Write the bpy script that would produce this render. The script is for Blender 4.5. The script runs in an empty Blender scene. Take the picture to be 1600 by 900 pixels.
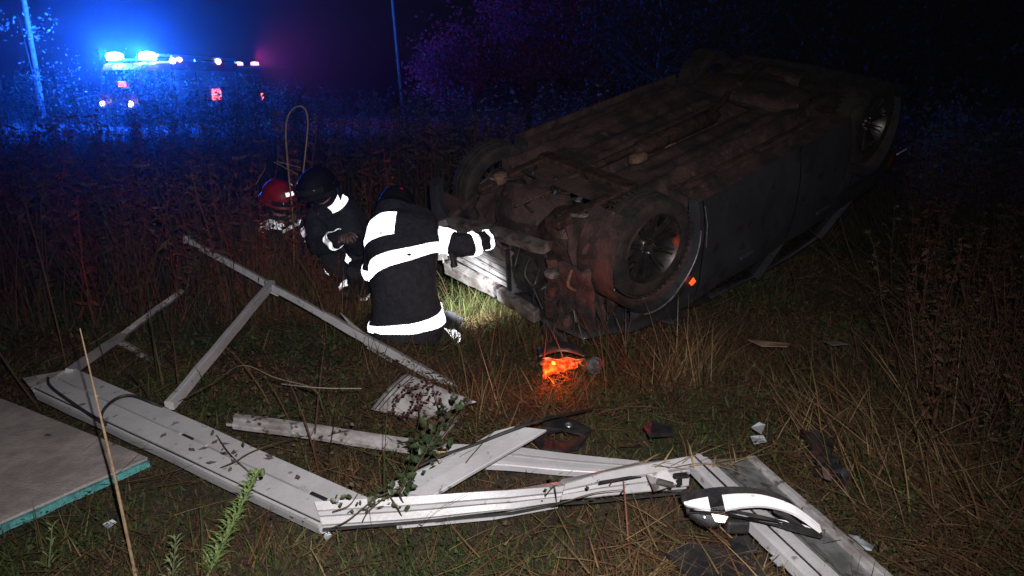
import bpy, bmesh, math, random
import numpy as np
from mathutils import Vector, Matrix, noise
PI = math.pi
R = math.radians
random.seed(7)
rng = np.random.default_rng(7)
SC = bpy.context.scene
COL = SC.collection

# ------------------------------------------------------------------ camera
CAM_H, PITCH, F = 1.6, R(15.25), 1155.0
cam = bpy.data.objects.new('camera', bpy.data.cameras.new('camera'))
COL.objects.link(cam); SC.camera = cam
cam.location = (0, 0, CAM_H); cam.rotation_euler = (PI / 2 - PITCH, 0, 0)
cam.data.sensor_width = 36; cam.data.lens = 36 * F / 1600
cam.data.clip_start = .05; cam.data.clip_end = 500

# ------------------------------------------------------------------ world, light, exposure
W = bpy.data.worlds.new('World'); SC.world = W; W.use_nodes = True
nt = W.node_tree; bg = nt.nodes['Background']
sky = nt.nodes.new('ShaderNodeTexSky'); sky.sky_type = 'NISHITA'; sky.sun_disc = False
sky.sun_elevation = R(-4); sky.sun_rotation = R(-60)
nt.links.new(sky.outputs[0], bg.inputs[0]); bg.inputs[1].default_value = .012
SC.view_settings.view_transform = 'Standard'; SC.view_settings.look = 'None'
SC.view_settings.exposure = 0; SC.view_settings.gamma = 1

def lamp(name, kind, loc, power, color, size=.05, **kw):
    l = bpy.data.lights.new(name, kind); l.energy = power; l.color = color
    l.shadow_soft_size = size
    for k, v in kw.items(): setattr(l, k, v)
    o = bpy.data.objects.new(name, l); COL.objects.link(o); o.location = loc
    return o
FLASH_AIM = Vector((-.12, 3.3, .05))
fl = lamp('phone_torch_light', 'SPOT', (.07, -.01, 1.735), 550, (1, .94, .93), .012, spot_size=R(96), spot_blend=1.0)
fl.rotation_euler = (FLASH_AIM - fl.location).to_track_quat('-Z', 'Y').to_euler()

# ------------------------------------------------------------------ pixel helpers
Fw = Vector((0, math.cos(PITCH), -math.sin(PITCH))); Up = Vector((0, math.sin(PITCH), math.cos(PITCH)))
def ray(px, py):
    return Fw + Vector((1, 0, 0)) * ((px - 800) / F) + Up * ((450 - py) / F)
def at(px, py, z=0.0):
    d = ray(px, py); k = (z - CAM_H) / d.z
    return Vector((0, 0, CAM_H)) + d * k
def atY(px, py, Y):
    d = ray(px, py); return Vector((0, 0, CAM_H)) + d * (Y / d.y)

# ------------------------------------------------------------------ materials
MATS = {}
def mat(name, c1, c2=None, rough=.7, metal=0, scale=8, bump=0, bscale=40, spec=.5, detail=6, edge=(.4, .6), spots=None, sscale=30, trans=0, emit=None, estr=0, alpha=None):
    m = bpy.data.materials.new(name); m.use_nodes = True; n = m.node_tree; b = n.nodes['Principled BSDF']
    b.inputs['Roughness'].default_value = rough; b.inputs['Metallic'].default_value = metal
    b.inputs['Specular IOR Level'].default_value = spec
    b.inputs['Base Color'].default_value = (*c1, 1)
    tc = n.nodes.new('ShaderNodeTexCoord')
    col = None
    if c2:
        tx = n.nodes.new('ShaderNodeTexNoise'); tx.inputs['Scale'].default_value = scale; tx.inputs['Detail'].default_value = detail
        tx.inputs['Roughness'].default_value = .65
        n.links.new(tc.outputs['Object'], tx.inputs[0])
        r = n.nodes.new('ShaderNodeValToRGB'); r.color_ramp.elements[0].position = edge[0]; r.color_ramp.elements[1].position = edge[1]
        r.color_ramp.elements[0].color = (*c1, 1); r.color_ramp.elements[1].color = (*c2, 1)
        n.links.new(tx.outputs[0], r.inputs[0]); col = r.outputs[0]
    if spots:
        tx2 = n.nodes.new('ShaderNodeTexNoise'); tx2.inputs['Scale'].default_value = sscale; tx2.inputs['Detail'].default_value = 4
        n.links.new(tc.outputs['Object'], tx2.inputs[0])
        r2 = n.nodes.new('ShaderNodeValToRGB'); r2.color_ramp.elements[0].position = spots[1]; r2.color_ramp.elements[1].position = spots[1] + .06
        r2.color_ramp.elements[0].color = (0, 0, 0, 1); r2.color_ramp.elements[1].color = (spots[2],) * 3 + (1,)
        n.links.new(tx2.outputs[0], r2.inputs[0])
        mx = n.nodes.new('ShaderNodeMix'); mx.data_type = 'RGBA'
        n.links.new(r2.outputs[0], mx.inputs[0])
        if col: n.links.new(col, mx.inputs[6])
        else: mx.inputs[6].default_value = (*c1, 1)
        mx.inputs[7].default_value = (*spots[0], 1); col = mx.outputs[2]
    if col: n.links.new(col, b.inputs['Base Color'])
    if bump:
        tb = n.nodes.new('ShaderNodeTexNoise'); tb.inputs['Scale'].default_value = bscale; tb.inputs['Detail'].default_value = 5
        n.links.new(tc.outputs['Object'], tb.inputs[0])
        bp = n.nodes.new('ShaderNodeBump'); bp.inputs['Strength'].default_value = bump; bp.inputs['Distance'].default_value = .02
        n.links.new(tb.outputs[0], bp.inputs['Height']); n.links.new(bp.outputs[0], b.inputs['Normal'])
    if trans: b.inputs['Transmission Weight'].default_value = trans
    if emit:
        b.inputs['Emission Color'].default_value = (*emit, 1); b.inputs['Emission Strength'].default_value = estr
    if alpha is not None: b.inputs['Alpha'].default_value = alpha
    MATS[name] = m
    return m
def attr_mat(name, tl=.3, rough=.75, spec=.25):
    m = bpy.data.materials.new(name); m.use_nodes = True; n = m.node_tree; b = n.nodes['Principled BSDF']
    a = n.nodes.new('ShaderNodeAttribute'); a.attribute_name = 'tint'
    n.links.new(a.outputs['Color'], b.inputs['Base Color']); b.inputs['Roughness'].default_value = rough
    b.inputs['Specular IOR Level'].default_value = spec
    t = n.nodes.new('ShaderNodeBsdfTranslucent'); n.links.new(a.outputs['Color'], t.inputs[0])
    mx = n.nodes.new('ShaderNodeMixShader'); mx.inputs[0].default_value = tl
    n.links.new(b.outputs[0], mx.inputs[1]); n.links.new(t.outputs[0], mx.inputs[2])
    n.links.new(mx.outputs[0], n.nodes['Material Output'].inputs[0])
    return m
def retro_mat(name, base=(.5, .5, .52), rough=.32, dirt=0.0):
    """retroreflective tape: glass beads send light back along the way it came"""
    m = bpy.data.materials.new(name); m.use_nodes = True; n = m.node_tree
    n.nodes.remove(n.nodes['Principled BSDF'])
    g = n.nodes.new('ShaderNodeNewGeometry'); gl = n.nodes.new('ShaderNodeBsdfGlossy')
    gl.inputs['Roughness'].default_value = rough; gl.inputs['Color'].default_value = (.17, .178, .19, 1)
    n.links.new(g.outputs['Incoming'], gl.inputs['Normal'])
    d = n.nodes.new('ShaderNodeBsdfDiffuse'); d.inputs[0].default_value = (*base, 1)
    mx = n.nodes.new('ShaderNodeMixShader'); mx.inputs[0].default_value = .5
    tc = n.nodes.new('ShaderNodeTexCoord'); tx = n.nodes.new('ShaderNodeTexNoise'); tx.inputs['Scale'].default_value = 22; tx.inputs['Detail'].default_value = 5
    r = n.nodes.new('ShaderNodeValToRGB'); r.color_ramp.elements[0].position = .3 + dirt * .3; r.color_ramp.elements[1].position = .42 + dirt * .3
    r.color_ramp.elements[0].color = (.12, .12, .12, 1); r.color_ramp.elements[1].color = (.75, .75, .75, 1)
    n.links.new(tc.outputs['Object'], tx.inputs[0]); n.links.new(tx.outputs[0], r.inputs[0]); n.links.new(r.outputs[0], mx.inputs[0])
    n.links.new(d.outputs[0], mx.inputs[1]); n.links.new(gl.outputs[0], mx.inputs[2])
    n.links.new(mx.outputs[0], n.nodes['Material Output'].inputs[0])
    return m
def emis(name, color, s):
    m = bpy.data.materials.new(name); m.use_nodes = True; n = m.node_tree; b = n.nodes['Principled BSDF']
    b.inputs['Base Color'].default_value = (*[c * .3 for c in color], 1)
    b.inputs['Emission Color'].default_value = (*color, 1); b.inputs['Emission Strength'].default_value = s
    return m

M_white = mat('white_upvc', (.46, .46, .475), (.35, .345, .36), rough=.40, scale=4.5, bump=.08, bscale=60, edge=(.38, .72), spots=((.10, .08, .07), .64, .7), sscale=24)
M_white_dirty = mat('white_upvc_muddy', (.38, .37, .375), (.21, .195, .19), rough=.55, scale=9, bump=.1, bscale=70, spots=((.07, .05, .04), .58, .85), sscale=22)
M_gasket = mat('black_rubber', (.012, .012, .014), (.03, .028, .028), rough=.55, scale=20)
M_metal = mat('bare_steel_insert', (.35, .34, .34), (.2, .19, .18), rough=.4, metal=.8, scale=30)
M_brass = mat('brass_latch', (.5, .36, .2), (.3, .2, .1), rough=.3, metal=.9, scale=40)
M_plastic = mat('black_plastic', (.012, .012, .015), (.03, .027, .027), rough=.42, scale=14, bump=.15, bscale=60)
M_chrome = mat('polished_chrome', (.82, .82, .85), rough=.10, metal=1, spots=((.2, .15, .1), .66, .6), sscale=40)
M_chrome_bright = mat('bright_plated_plastic', (.85, .85, .88), (.75, .75, .78), rough=.35, metal=0, scale=30, spots=((.2, .15, .1), .66, .5), sscale=40)
M_glass = mat('dusty_glass', (.30, .31, .32), (.16, .17, .17), rough=.22, scale=14, alpha=.5, spots=((.05, .04, .03), .6, .8), sscale=18)
M_board = mat('grey_dusty_board', (.42, .37, .36), (.27, .235, .23), rough=.85, scale=6, bump=.3, bscale=120, spots=((.03, .024, .02), .66, .9), sscale=11)
M_foam = mat('turquoise_foam', (.10, .36, .35), (.05, .20, .21), rough=.8, scale=30, bump=.5, bscale=150)
M_mud = mat('muddy_underbody', (.013, .009, .009), (.066, .033, .030), rough=.85, scale=5, bump=.5, bscale=55, spots=((.10, .06, .05), .62, .7), sscale=12)
M_mudlight = mat('caked_clay', (.09, .05, .036), (.17, .095, .065), rough=.9, scale=14, bump=.8, bscale=50)
M_rust = mat('rusty_steel', (.025, .018, .016), (.085, .045, .035), rough=.6, metal=.35, scale=16, bump=.4, bscale=60)
M_paint = mat('dark_blue_grey_car_paint', (.085, .09, .105), (.06, .064, .08), rough=.30, metal=.5, scale=3, spots=((.05, .038, .03), .58, .7), sscale=9)
M_paintlip = mat('scuffed_silver_and_glint', (.38, .38, .4), (.22, .21, .21), rough=.4, metal=.6, scale=30)  # silver of the arch lip, also paints the door seam glint
M_rubber = mat('tyre_rubber', (.006, .006, .006), (.030, .021, .017), rough=.85, scale=9, bump=.35, bscale=60)
M_rim = mat('dark_alloy', (.15, .14, .145), (.08, .07, .07), rough=.38, metal=.9, scale=12)
M_alu = mat('dull_aluminium', (.27, .26, .255), (.13, .11, .10), rough=.5, metal=.5, scale=11, bump=.3, bscale=50, spots=((.07, .045, .035), .58, .8), sscale=13)
M_carglass = mat('car_window_glass', (.01, .012, .014), rough=.06, spec=.6)
M_cloth = mat('navy_turnout_cloth', (.005, .006, .011), (.013, .015, .023), rough=.85, scale=30, bump=.5, bscale=45)
M_trouser = mat('navy_turnout_trousers', (.005, .006, .010), (.012, .013, .018), rough=.85, scale=30, bump=.5, bscale=45)
M_retro = retro_mat('silver_retroreflective_tape', rough=.30)
M_retro_dirty = retro_mat('soiled_retroreflective_tape', rough=.34, dirt=.45)
M_retro_red = mat('red_reflective_sticker', (.5, .03, .04), rough=.3)
M_helmet_dark = mat('black_helmet_shell', (.004, .004, .005), (.007, .007, .008), rough=.7, scale=20, spec=.12)
M_helmet_red = mat('red_helmet_shell', (.30, .008, .014), (.16, .008, .012), rough=.5, scale=12, spec=.3)
M_visor = mat('smoked_visor', (.02, .02, .022), rough=.08)
M_skin = mat('skin', (.30, .16, .12), (.24, .12, .09), rough=.6, scale=20)
M_glove = mat('dark_work_glove', (.02, .018, .02), (.05, .045, .05), rough=.8, scale=40)
M_glove_pale = mat('pale_work_glove', (.16, .10, .10), (.08, .05, .05), rough=.8, scale=40)
M_boot = mat('black_boot_leather', (.012, .011, .011), (.025, .022, .02), rough=.5, scale=20)
M_bark = mat('tree_bark', (.05, .036, .028), (.09, .065, .05), rough=.9, scale=12, bump=.8, bscale=25)
M_pole = mat('weathered_pole', (.3, .26, .24), (.2, .17, .16), rough=.8, scale=6, bump=.3, bscale=20)
M_truck = mat('red_truck_paint', (.25, .015, .02), (.2, .012, .016), rough=.3, scale=4)
M_truckwhite = mat('pale_truck_paint', (.35, .35, .38), rough=.4)
M_truckdark = mat('dark_truck_trim', (.02, .02, .024), rough=.5)
M_alu2 = mat('ladder_aluminium', (.45, .47, .5), rough=.35, metal=.7)
M_grass = attr_mat('blades_of_grass')
M_leaf = attr_mat('leaves', .4)
E_blue = emis('lit_blue_beacon', (.09, .68, 1), 300)
E_warm = emis('lit_white_worklight', (1, .80, .60), 4)
E_pink = emis('lit_red_beacon', (1, .12, .3), 14)
E_head = emis('lit_headlamp', (1, .93, .8), 6)
E_redm = emis('lit_red_marker', (1, .12, .12), 5)
E_orange = emis('lit_amber_bulb', (1, .2, .02), 6)
E_ind = emis('lit_amber_indicator', (1, .08, .012), 1.8)
E_torch = emis('lit_torch_lens', (1, .98, .92), 20)

# ------------------------------------------------------------------ object helpers
def tag(o, label=None, cat=None, group=None, kind=None):
    if label: o['label'] = label
    if cat: o['category'] = cat
    if group: o['group'] = group
    if kind: o['kind'] = kind
    return o
def thing(name, label, cat, loc=(0, 0, 0), group=None, matrix=None):
    o = bpy.data.objects.new(name, None); COL.objects.link(o); o.empty_display_size = .2
    if matrix is not None: o.matrix_world = matrix
    else: o.location = loc
    return tag(o, label, cat, group)
def origin(o):
    v = Vector((0, 0, 0))
    while o is not None:
        v += Vector(o.location); o = o.parent
    return v
class MB:
    def __init__(s): s.v = []; s.f = []
    def add(s, vs, fs):
        b = len(s.v); s.v += [Vector(v) for v in vs]; s.f += [tuple(i + b for i in f) for f in fs]; return s
    def box(s, c, d, rot=None):
        c = Vector(c); x, y, z = [q / 2 for q in d]
        vs = [Vector((i * x, j * y, k * z)) for k in (-1, 1) for j in (-1, 1) for i in (-1, 1)]
        if rot is not None: vs = [rot @ v for v in vs]
        return s.add([v + c for v in vs], [(0, 2, 3, 1), (4, 5, 7, 6), (0, 1, 5, 4), (1, 3, 7, 5), (3, 2, 6, 7), (2, 0, 4, 6)])
    def bar(s, a, b, w, h, up=(0, 0, 1)):
        a = Vector(a); b = Vector(b); d = (b - a); L = d.length; d.normalize()
        u = Vector(up); sd = d.cross(u).normalized(); u = sd.cross(d)
        rot = Matrix((d, sd, u)).transposed()
        return s.box((a + b) / 2, (L, w, h), rot)
    def rings(s, rs, closed=True, caps=True):
        n = len(rs[0]); b = len(s.v)
        for r in rs: s.v += [Vector(p) for p in r]
        m = n if closed else n - 1
        for i in range(len(rs) - 1):
            for j in range(m):
                k = (j + 1) % n
                s.f.append((b + i * n + j, b + i * n + k, b + (i + 1) * n + k, b + (i + 1) * n + j))
        if caps and closed:
            s.f.append(tuple(b + j for j in reversed(range(n)))); s.f.append(tuple(b + (len(rs) - 1) * n + j for j in range(n)))
        return s
    def tube(s, pts, r, n=8, caps=True):
        pts = [Vector(p) for p in pts]; rr = r if isinstance(r, (list, tuple)) else [r] * len(pts)
        rs = []; ref = Vector((.3, .2, 1)).normalized()
        for i, p in enumerate(pts):
            t = (pts[min(i + 1, len(pts) - 1)] - pts[max(i - 1, 0)]).normalized()
            u = ref - t * ref.dot(t)
            if u.length < .1: u = Vector((1, .1, 0)) - t * Vector((1, .1, 0)).dot(t)
            u.normalize(); v = t.cross(u)
            rs.append([p + (u * math.cos(2 * PI * k / n) + v * math.sin(2 * PI * k / n)) * rr[i] for k in range(n)])
            ref = u
        return s.rings(rs, True, caps)
    def lathe(s, c, axis, prof, n=32, closed=False):
        """prof: (axial offset, radius)"""
        c = Vector(c); a = Vector(axis).normalized(); u = a.orthogonal().normalized(); v = a.cross(u)
        rs = [[c + a * t + (u * math.cos(2 * PI * k / n) + v * math.sin(2 * PI * k / n)) * r for k in range(n)] for t, r in prof]
        if closed: rs.append(rs[0])
        return s.rings(rs, True, False)
    def build(s, name, m, parent=None, local=False, smooth=False, bevel=0, solid=0, sub=0, label=None, kind=None):
        me = bpy.data.meshes.new(name)
        off = Vector((0, 0, 0))
        if parent is not None and not local: off = origin(parent)
        base = Vector((0, 0, 0))
        if parent is None and s.v:   # origin at the foot of a lone mesh
            lo = Vector([min(v[i] for v in s.v) for i in range(3)]); hi = Vector([max(v[i] for v in s.v) for i in range(3)])
            base = Vector(((lo.x + hi.x) / 2, (lo.y + hi.y) / 2, lo.z)); off = base
        me.from_pydata([tuple(v - off) for v in s.v], [], s.f); me.update()
        bm = bmesh.new(); bm.from_mesh(me); bmesh.ops.recalc_face_normals(bm, faces=bm.faces); bm.to_mesh(me); bm.free()
        if smooth:
            me.polygons.foreach_set('use_smooth', [True] * len(me.polygons))
            try: me.set_sharp_from_angle(angle=R(42))
            except Exception: pass
        me.materials.append(m)
        o = bpy.data.objects.new(name, me); COL.objects.link(o)
        if parent is not None: o.parent = parent
        else: o.location = base
        if solid:
            md = o.modifiers.new('thickness', 'SOLIDIFY'); md.thickness = solid; md.offset = 0
        if sub:
            md = o.modifiers.new('smooth', 'SUBSURF'); md.levels = sub; md.render_levels = sub
        if bevel:
            md = o.modifiers.new('edge', 'BEVEL'); md.width = bevel; md.segments = 2; md.limit_method = 'ANGLE'
        if label: o['label'] = label
        if kind: o['kind'] = kind
        return o
def catmull(pts, n):
    pts = [Vector(p) for p in pts]; out = []
    for i in range(len(pts) - 1):
        p0 = pts[max(i - 1, 0)]; p1 = pts[i]; p2 = pts[i + 1]; p3 = pts[min(i + 2, len(pts) - 1)]
        for k in range(n):
            t = k / n
            out.append(.5 * ((2 * p1) + (p2 - p0) * t + (2 * p0 - 5 * p1 + 4 * p2 - p3) * t * t + (3 * p1 - p0 - 3 * p2 + p3) * t ** 3))
    out.append(pts[-1]); return out
def ns(p, f=1, s=0):
    return noise.noise(Vector(p) * f + Vector((s, s * 1.7, -s)))

# fast quad-soup mesh with per-vertex tint
def soup(name, verts, quads, cols, m):
    me = bpy.data.meshes.new(name)
    nv, nf = len(verts), len(quads)
    me.vertices.add(nv); me.vertices.foreach_set('co', np.ascontiguousarray(verts, dtype=np.float32).ravel())
    me.loops.add(nf * 4); me.loops.foreach_set('vertex_index', np.ascontiguousarray(quads, dtype=np.int32).ravel())
    me.polygons.add(nf); me.polygons.foreach_set('loop_start', np.arange(0, nf * 4, 4, dtype=np.int32))
    me.update(calc_edges=True); me.validate()
    a = me.attributes.new('tint', 'FLOAT_COLOR', 'POINT')
    c = np.ones((nv, 4), np.float32); c[:, :3] = cols; a.data.foreach_set('color', c.ravel())
    me.materials.append(m)
    o = bpy.data.objects.new(name, me); COL.objects.link(o)
    return o

# ------------------------------------------------------------------ ground
def gz(x, y):
    return .028 * noise.noise(Vector((x * .9, y * .9, 0))) + .02 * noise.noise(Vector((x * 2.7, y * 2.7, 5)))
def make_ground():
    xs = sorted(set([-150, -100, -70, -50, -35, -25, -18, -13] + [round(-9 + i * .15, 3) for i in range(121)] + [13, 18, 25, 35, 50, 70, 100, 150]))
    ys = sorted(set([-30, -15, -6, -2] + [round(-.5 + i * .15, 3) for i in range(100)] + [16, 18, 21, 25, 30, 36, 45, 60, 80, 120, 170, 220]))
    b = MB(); b.rings([[(x, y, gz(x, y)) for x in xs] for y in ys], closed=False)
    m = mat('bare_soil_and_litter', (.018, .014, .009), (.05, .035, .022), rough=.95, scale=5, bump=1, bscale=30, spots=((.08, .055, .03), .6, .8), sscale=45)
    me = bpy.data.meshes.new('ground'); me.from_pydata([tuple(v) for v in b.v], [], b.f)
    me.materials.append(m); me.polygons.foreach_set('use_smooth', [True] * len(me.polygons))
    o = bpy.data.objects.new('ground', me); COL.objects.link(o); tag(o, kind='structure')
    # country road the fire engine stands on
    rb = MB(); n = 24; rows = []
    for i in range(n + 1):
        x = -60 + i * 5; yc = 38 - .12 * x
        rows.append([(x, yc - 3.2, .0), (x, yc - 3, .07), (x, yc, .12), (x, yc + 3, .07), (x, yc + 3.2, 0)])
    rb.rings(rows, closed=False)
    ro = rb.build('road', mat('worn_asphalt', (.04, .04, .042), (.055, .053, .052), rough=.85, scale=3, bump=.3, bscale=60)); tag(ro, kind='structure')
make_ground()

# ================================================================== OVERTURNED CAR
cf = Vector((-.75225, -.61219, -.2436)); cu = Vector((.06438, .29965, -.95187)); cl = cu.cross(cf)
CARC = Vector((1.2703, 5.6708, 1.1507))
CM = Matrix(((cf.x, cl.x, cu.x, CARC.x), (cf.y, cl.y, cu.y, CARC.y), (cf.z, cl.z, cu.z, CARC.z), (0, 0, 0, 1)))
car = thing('overturned_car', 'dark hatchback lying on its roof in the grass, wheels in the air', 'car', matrix=CM)
XW, RA = 1.30, .385
def ztop(x):
    if x > .9: return .60 - .20 * ((x - .9) / 1.1) ** 1.6
    return .60 + .06 * (.9 - x) / 2.9
def ybody(x, z):
    w = .865
    w -= .16 * max(0, (x - 1.25) / .7) ** 2 + .10 * max(0, (-x - 1.5) / .55) ** 2
    w -= .05 * abs((z - .2) / .42) ** 2.2
    w += .012 * math.exp(-((z - .40) / .035) ** 2)           # character line
    for xc in (XW, -XW):
        d = math.hypot(x - xc, z - .02)
        if d < .5: w += .018 * max(0, 1 - abs(d - .40) / .08)
    return w
def zbot(x):
    for xc in (XW, -XW):
        if abs(x - xc) < RA: return .02 + math.sqrt(max(0, RA * RA - (x - xc) ** 2))
    return -.17 if abs(x) < 1.6 else -.12
def side_panel(name, x0, x1, s, m, parent=car, nrow=9):
    xs = [x0 + (x1 - x0) * i / max(2, round((x1 - x0) / .05)) for i in range(max(2, round((x1 - x0) / .05)) + 1)]
    for xc in (XW, -XW):
        for q in (-RA, RA):
            for e in (-.002, .002):
                if x0 < xc + q + e < x1: xs.append(xc + q + e)
        for a in range(1, 16):
            q = xc + RA * math.cos(PI * a / 16)
            if x0 < q < x1: xs.append(q)
    xs = sorted(set(round(x, 4) for x in xs))
    rows = []
    for x in xs:
        zb, zt = zbot(x), ztop(x)
        col = [(x, s * (ybody(x, zb) - .07), zb + .005)]
        for k in range(nrow + 1):
            z = zb + (zt - zb) * k / nrow
            dent = .012 * ns((x, z, s), 3.0)
            col.append((x, s * (ybody(x, z) + dent), z))
        col.append((x, s * (ybody(x, zt) - .05), zt + .02))
        rows.append(col)
    b = MB(); b.rings(rows, closed=False)
    return b.build(name, m, parent, local=True, smooth=True)
for s in (-1, 1):
    side_panel('front_fender', .86, 1.52 if s < 0 else 1.78, s, M_paint)
    side_panel('front_door', -.24, .85, s, M_paint)
    side_panel('rear_door', -1.02, -.25, s, M_paint)
    side_panel('rear_quarter_panel', -1.84, -1.03, s, M_paint)
    b = MB()   # thin bright lip round the front arch
    arc = [(XW + (RA + .004) * math.cos(t), s * (ybody(XW + RA * math.cos(t), .02 + RA * math.sin(t)) + .006), .02 + (RA + .004) * math.sin(t)) for t in [PI * (.40 + .60 * i / 24) for i in range(25)]]
    b.tube(arc, .0045, 6); b.build('arch_lip', M_paintlip, car, local=True, smooth=True)
    b = MB(); b.box((.35, s * .885, .43), (.17, .022, .022)); b.build('door_handle', M_paint, car, local=True, bevel=.004)
    b = MB(); b.box((-.62, s * .885, .46), (.17, .022, .022)); b.build('door_handle', M_paint, car, local=True, bevel=.004)
    b = MB(); b.tube([(.862, s * .858, -.12), (.855, s * .882, 0), (.855, s * .888, .16)], .003, 5); b.build('door_seam_glint', M_paintlip, car, local=True)  # pale tube that paints a glint along the door seam
    # sill seam flange
    b = MB(); b.box((0, s * .76, -.185), (1.75, .02, .05)); b.box((0, s * .80, -.165), (1.8, .09, .012))
    b.build('sill_flange', M_mud, car, local=True)
    # indicator on the fender
    b = MB(); c = Vector((.97, s * .885, .365)); vs = []
    o_ = .008
    b.rings([[c + Vector(v_) * .8 for v_ in ((.045, 0, -.01), (-.01, 0, -.04), (-.045, 0, .01), (.01, 0, .03))],
             [c + Vector((v_[0] * .8, s * o_, v_[2] * .8)) for v_ in ((.038, 0, -.008), (-.008, 0, -.032), (-.036, 0, .008), (.008, 0, .024))]])
    b.build('side_indicator', E_ind if s < 0 else mat('unlit_amber_lens', (.5, .12, .02), rough=.2), car, local=True, label='small amber indicator lit below the wheel arch' if s < 0 else None)
    if s < 0: continue
    # mirror
    b = MB(); b.lathe((.72, s * .98, .68), (0, s, 0), [(-.1, .02), (-.08, .06), (0, .085), (.06, .07), (.09, .02)], 14)
    mo = b.build('door_mirror', M_paint, car, local=True, smooth=True)
    mo2 = MB(); mo2.box((.64, s * .98, .68), (.01, .15, .11)); mo2.build('mirror_glass', M_chrome, mo, local=True)
# greenhouse, crushed towards the bonnet
CR = [(1.0, .62, .70), (.35, .60, .93), (-.4, .60, 1.05), (-1.3, .58, 1.08), (-1.85, .56, .82)]
def roofz(x):
    for (xa, wa, za), (xb, wb, zb_) in zip(CR, CR[1:]):
        if xa >= x >= xb:
            t = (xa - x) / (xa - xb); return wa + (wb - wa) * t, za + (zb_ - za) * t
    return CR[-1][1:]
b = MB(); rows = []
for i in range(18):
    x = .35 - i * 2.0 / 17; w, z = roofz(x)
    rows.append([(x, w * k / 6, z + .03 * (1 - (k / 6) ** 2) + .03 * ns((x, k, 0), 1.5)) for k in range(-6, 7)])
b.rings(rows, closed=False); b.build('roof', M_paint, car, local=True, smooth=True, solid=.01)
b = MB(); rows = []
for i in range(16):
    x = .92 + i * .86 / 15
    rows.append([(x, (ybody(x, ztop(x)) - .05) * k / 6, ztop(x) + .02 + .05 * (1 - (k / 6) ** 2) + .035 * ns((x * 2, k * .6, 3), 1.7)) for k in range(-6, 7)])
b.rings(rows, closed=False); b.build('bonnet', M_paint, car, local=True, smooth=True, solid=.008, label='buckled bonnet pressed into the grass')
for s in (-1, 1):
    for (xa, xb, xc) in ((.95, .35, 0), (-.28, -.30, 0), (-1.3, -1.28, 0), (-1.80, -1.72, 0)):
        w, z = roofz(xb); b = MB()
        b.bar((xa, s * (ybody(xa, .6) - .05), ztop(xa)), (xb, s * w, z), .07, .045, up=(1, 0, 0)); b.build('pillar', M_paint, car, local=True, bevel=.01)
    for (xa, xb) in ((.85, -.24), (-.34, -1.22)):
        b = MB(); wa, za = roofz(min(xa, .35)); wb, zb_ = roofz(xb)
        ya = ybody(xa, .6) - .055; yb = ybody(xb, .6) - .055
        b.rings([[(xa, s * ya, ztop(xa)), (min(xa, .35), s * (wa - .01), za - .02)], [(xb, s * yb, ztop(xb)), (xb, s * (wb - .01), zb_ - .02)]], closed=False)
        b.build('side_window', M_carglass, car, local=True, solid=.005)
        b = MB(); b.bar((xa, s * (ya + .018), ztop(xa) + .018), (xb, s * (yb + .018), ztop(xb) + .018), .012, .014); b.build('window_trim', M_gasket, car, local=True)
b = MB(); b.rings([[(.95, y, .66) for y in (-.7, 0, .7)], [(.36, y * .85, .93) for y in (-.7, 0, .7)]], closed=False); b.build('windscreen', M_carglass, car, local=True, solid=.006)
b = MB(); b.rings([[(-1.80, y, .68) for y in (-.66, 0, .66)], [(-1.70, y * .85, .84) for y in (-.66, 0, .66)]], closed=False); b.build('rear_window', M_carglass, car, local=True, solid=.006)
# tailgate and rear bumper
b = MB(); rows = []
for z in [-.15 + i * .08 for i in range(11)]:
    rows.append([(-1.85 - (.06 * (1 - (k / 6) ** 2)) - (.03 if z < .2 else 0), (ybody(-2.0, z)) * k / 6, z) for k in range(-6, 7)])
b.rings(rows, closed=False); b.build('rear_bumper', M_plastic, car, local=True, smooth=True)
for s in (-1, 1):
    b = MB(); b.box((-1.83, s * .80, .46), (.13, .09, .14)); b.build('tail_light', mat('tail_lens', (.06, .006, .008), rough=.25), car, local=True, bevel=.02)
    b = MB(); b.tube([(-1.72, s * .90, .36), (-1.92, s * .885, .38)], .006, 6); b.build('bumper_trim', M_chrome_bright, car, local=True)
# ---- underbody
def mz(x, y):
    z = -.145
    z += .13 * math.exp(-(y / .10) ** 4) * (1 if x < 1.1 else 0)              # tunnel (towards the roof)
    z += .012 * math.sin(y * 42) * (1 if abs(y) > .17 and -.75 < x < .75 else 0)
    z += -.05 * math.exp(-((abs(y) - .5) / .05) ** 4)                            # box rails
    z += .16 * math.exp(-((x + 1.85) / .22) ** 4) * math.exp(-(y / .42) ** 4)    # spare wheel well side
    z += .006 * ns((x, y, 0), 4) + .004 * ns((x, y, 0), 17)
    if abs(x + 1.3) < .36 or x > .9:
        if abs(y) > .54: z += .45 * min(1, (abs(y) - .54) / .03)
    return z
rows = []
for i in range(111):
    x = -1.84 + i * (1.30 + 1.84) / 110
    rows.append([(x, -.74 + 1.48 * k / 72, mz(x, -.74 + 1.48 * k / 72)) for k in range(73)])
b = MB(); b.rings(rows, closed=False); b.build('floor_pan', M_mud, car, local=True, smooth=True)
def lump(b, c, d, seed=0, n=12):
    c = Vector(c); rs = []
    for i in range(n // 2 + 1):
        th = PI * i / (n // 2)
        r = []
        for k in range(n):
            ph = 2 * PI * k / n
            v = Vector((math.sin(th) * math.cos(ph), math.sin(th) * math.sin(ph), math.cos(th)))
            sq = max(abs(v.x), abs(v.y), abs(v.z)) ** .45
            v = v / sq * (1 + .22 * ns(v, 2.3, seed))
            r.append(c + Vector((v.x * d[0] / 2, v.y * d[1] / 2, v.z * d[2] / 2)))
        rs.append(r)
    return b.rings(rs, True, False)
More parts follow.
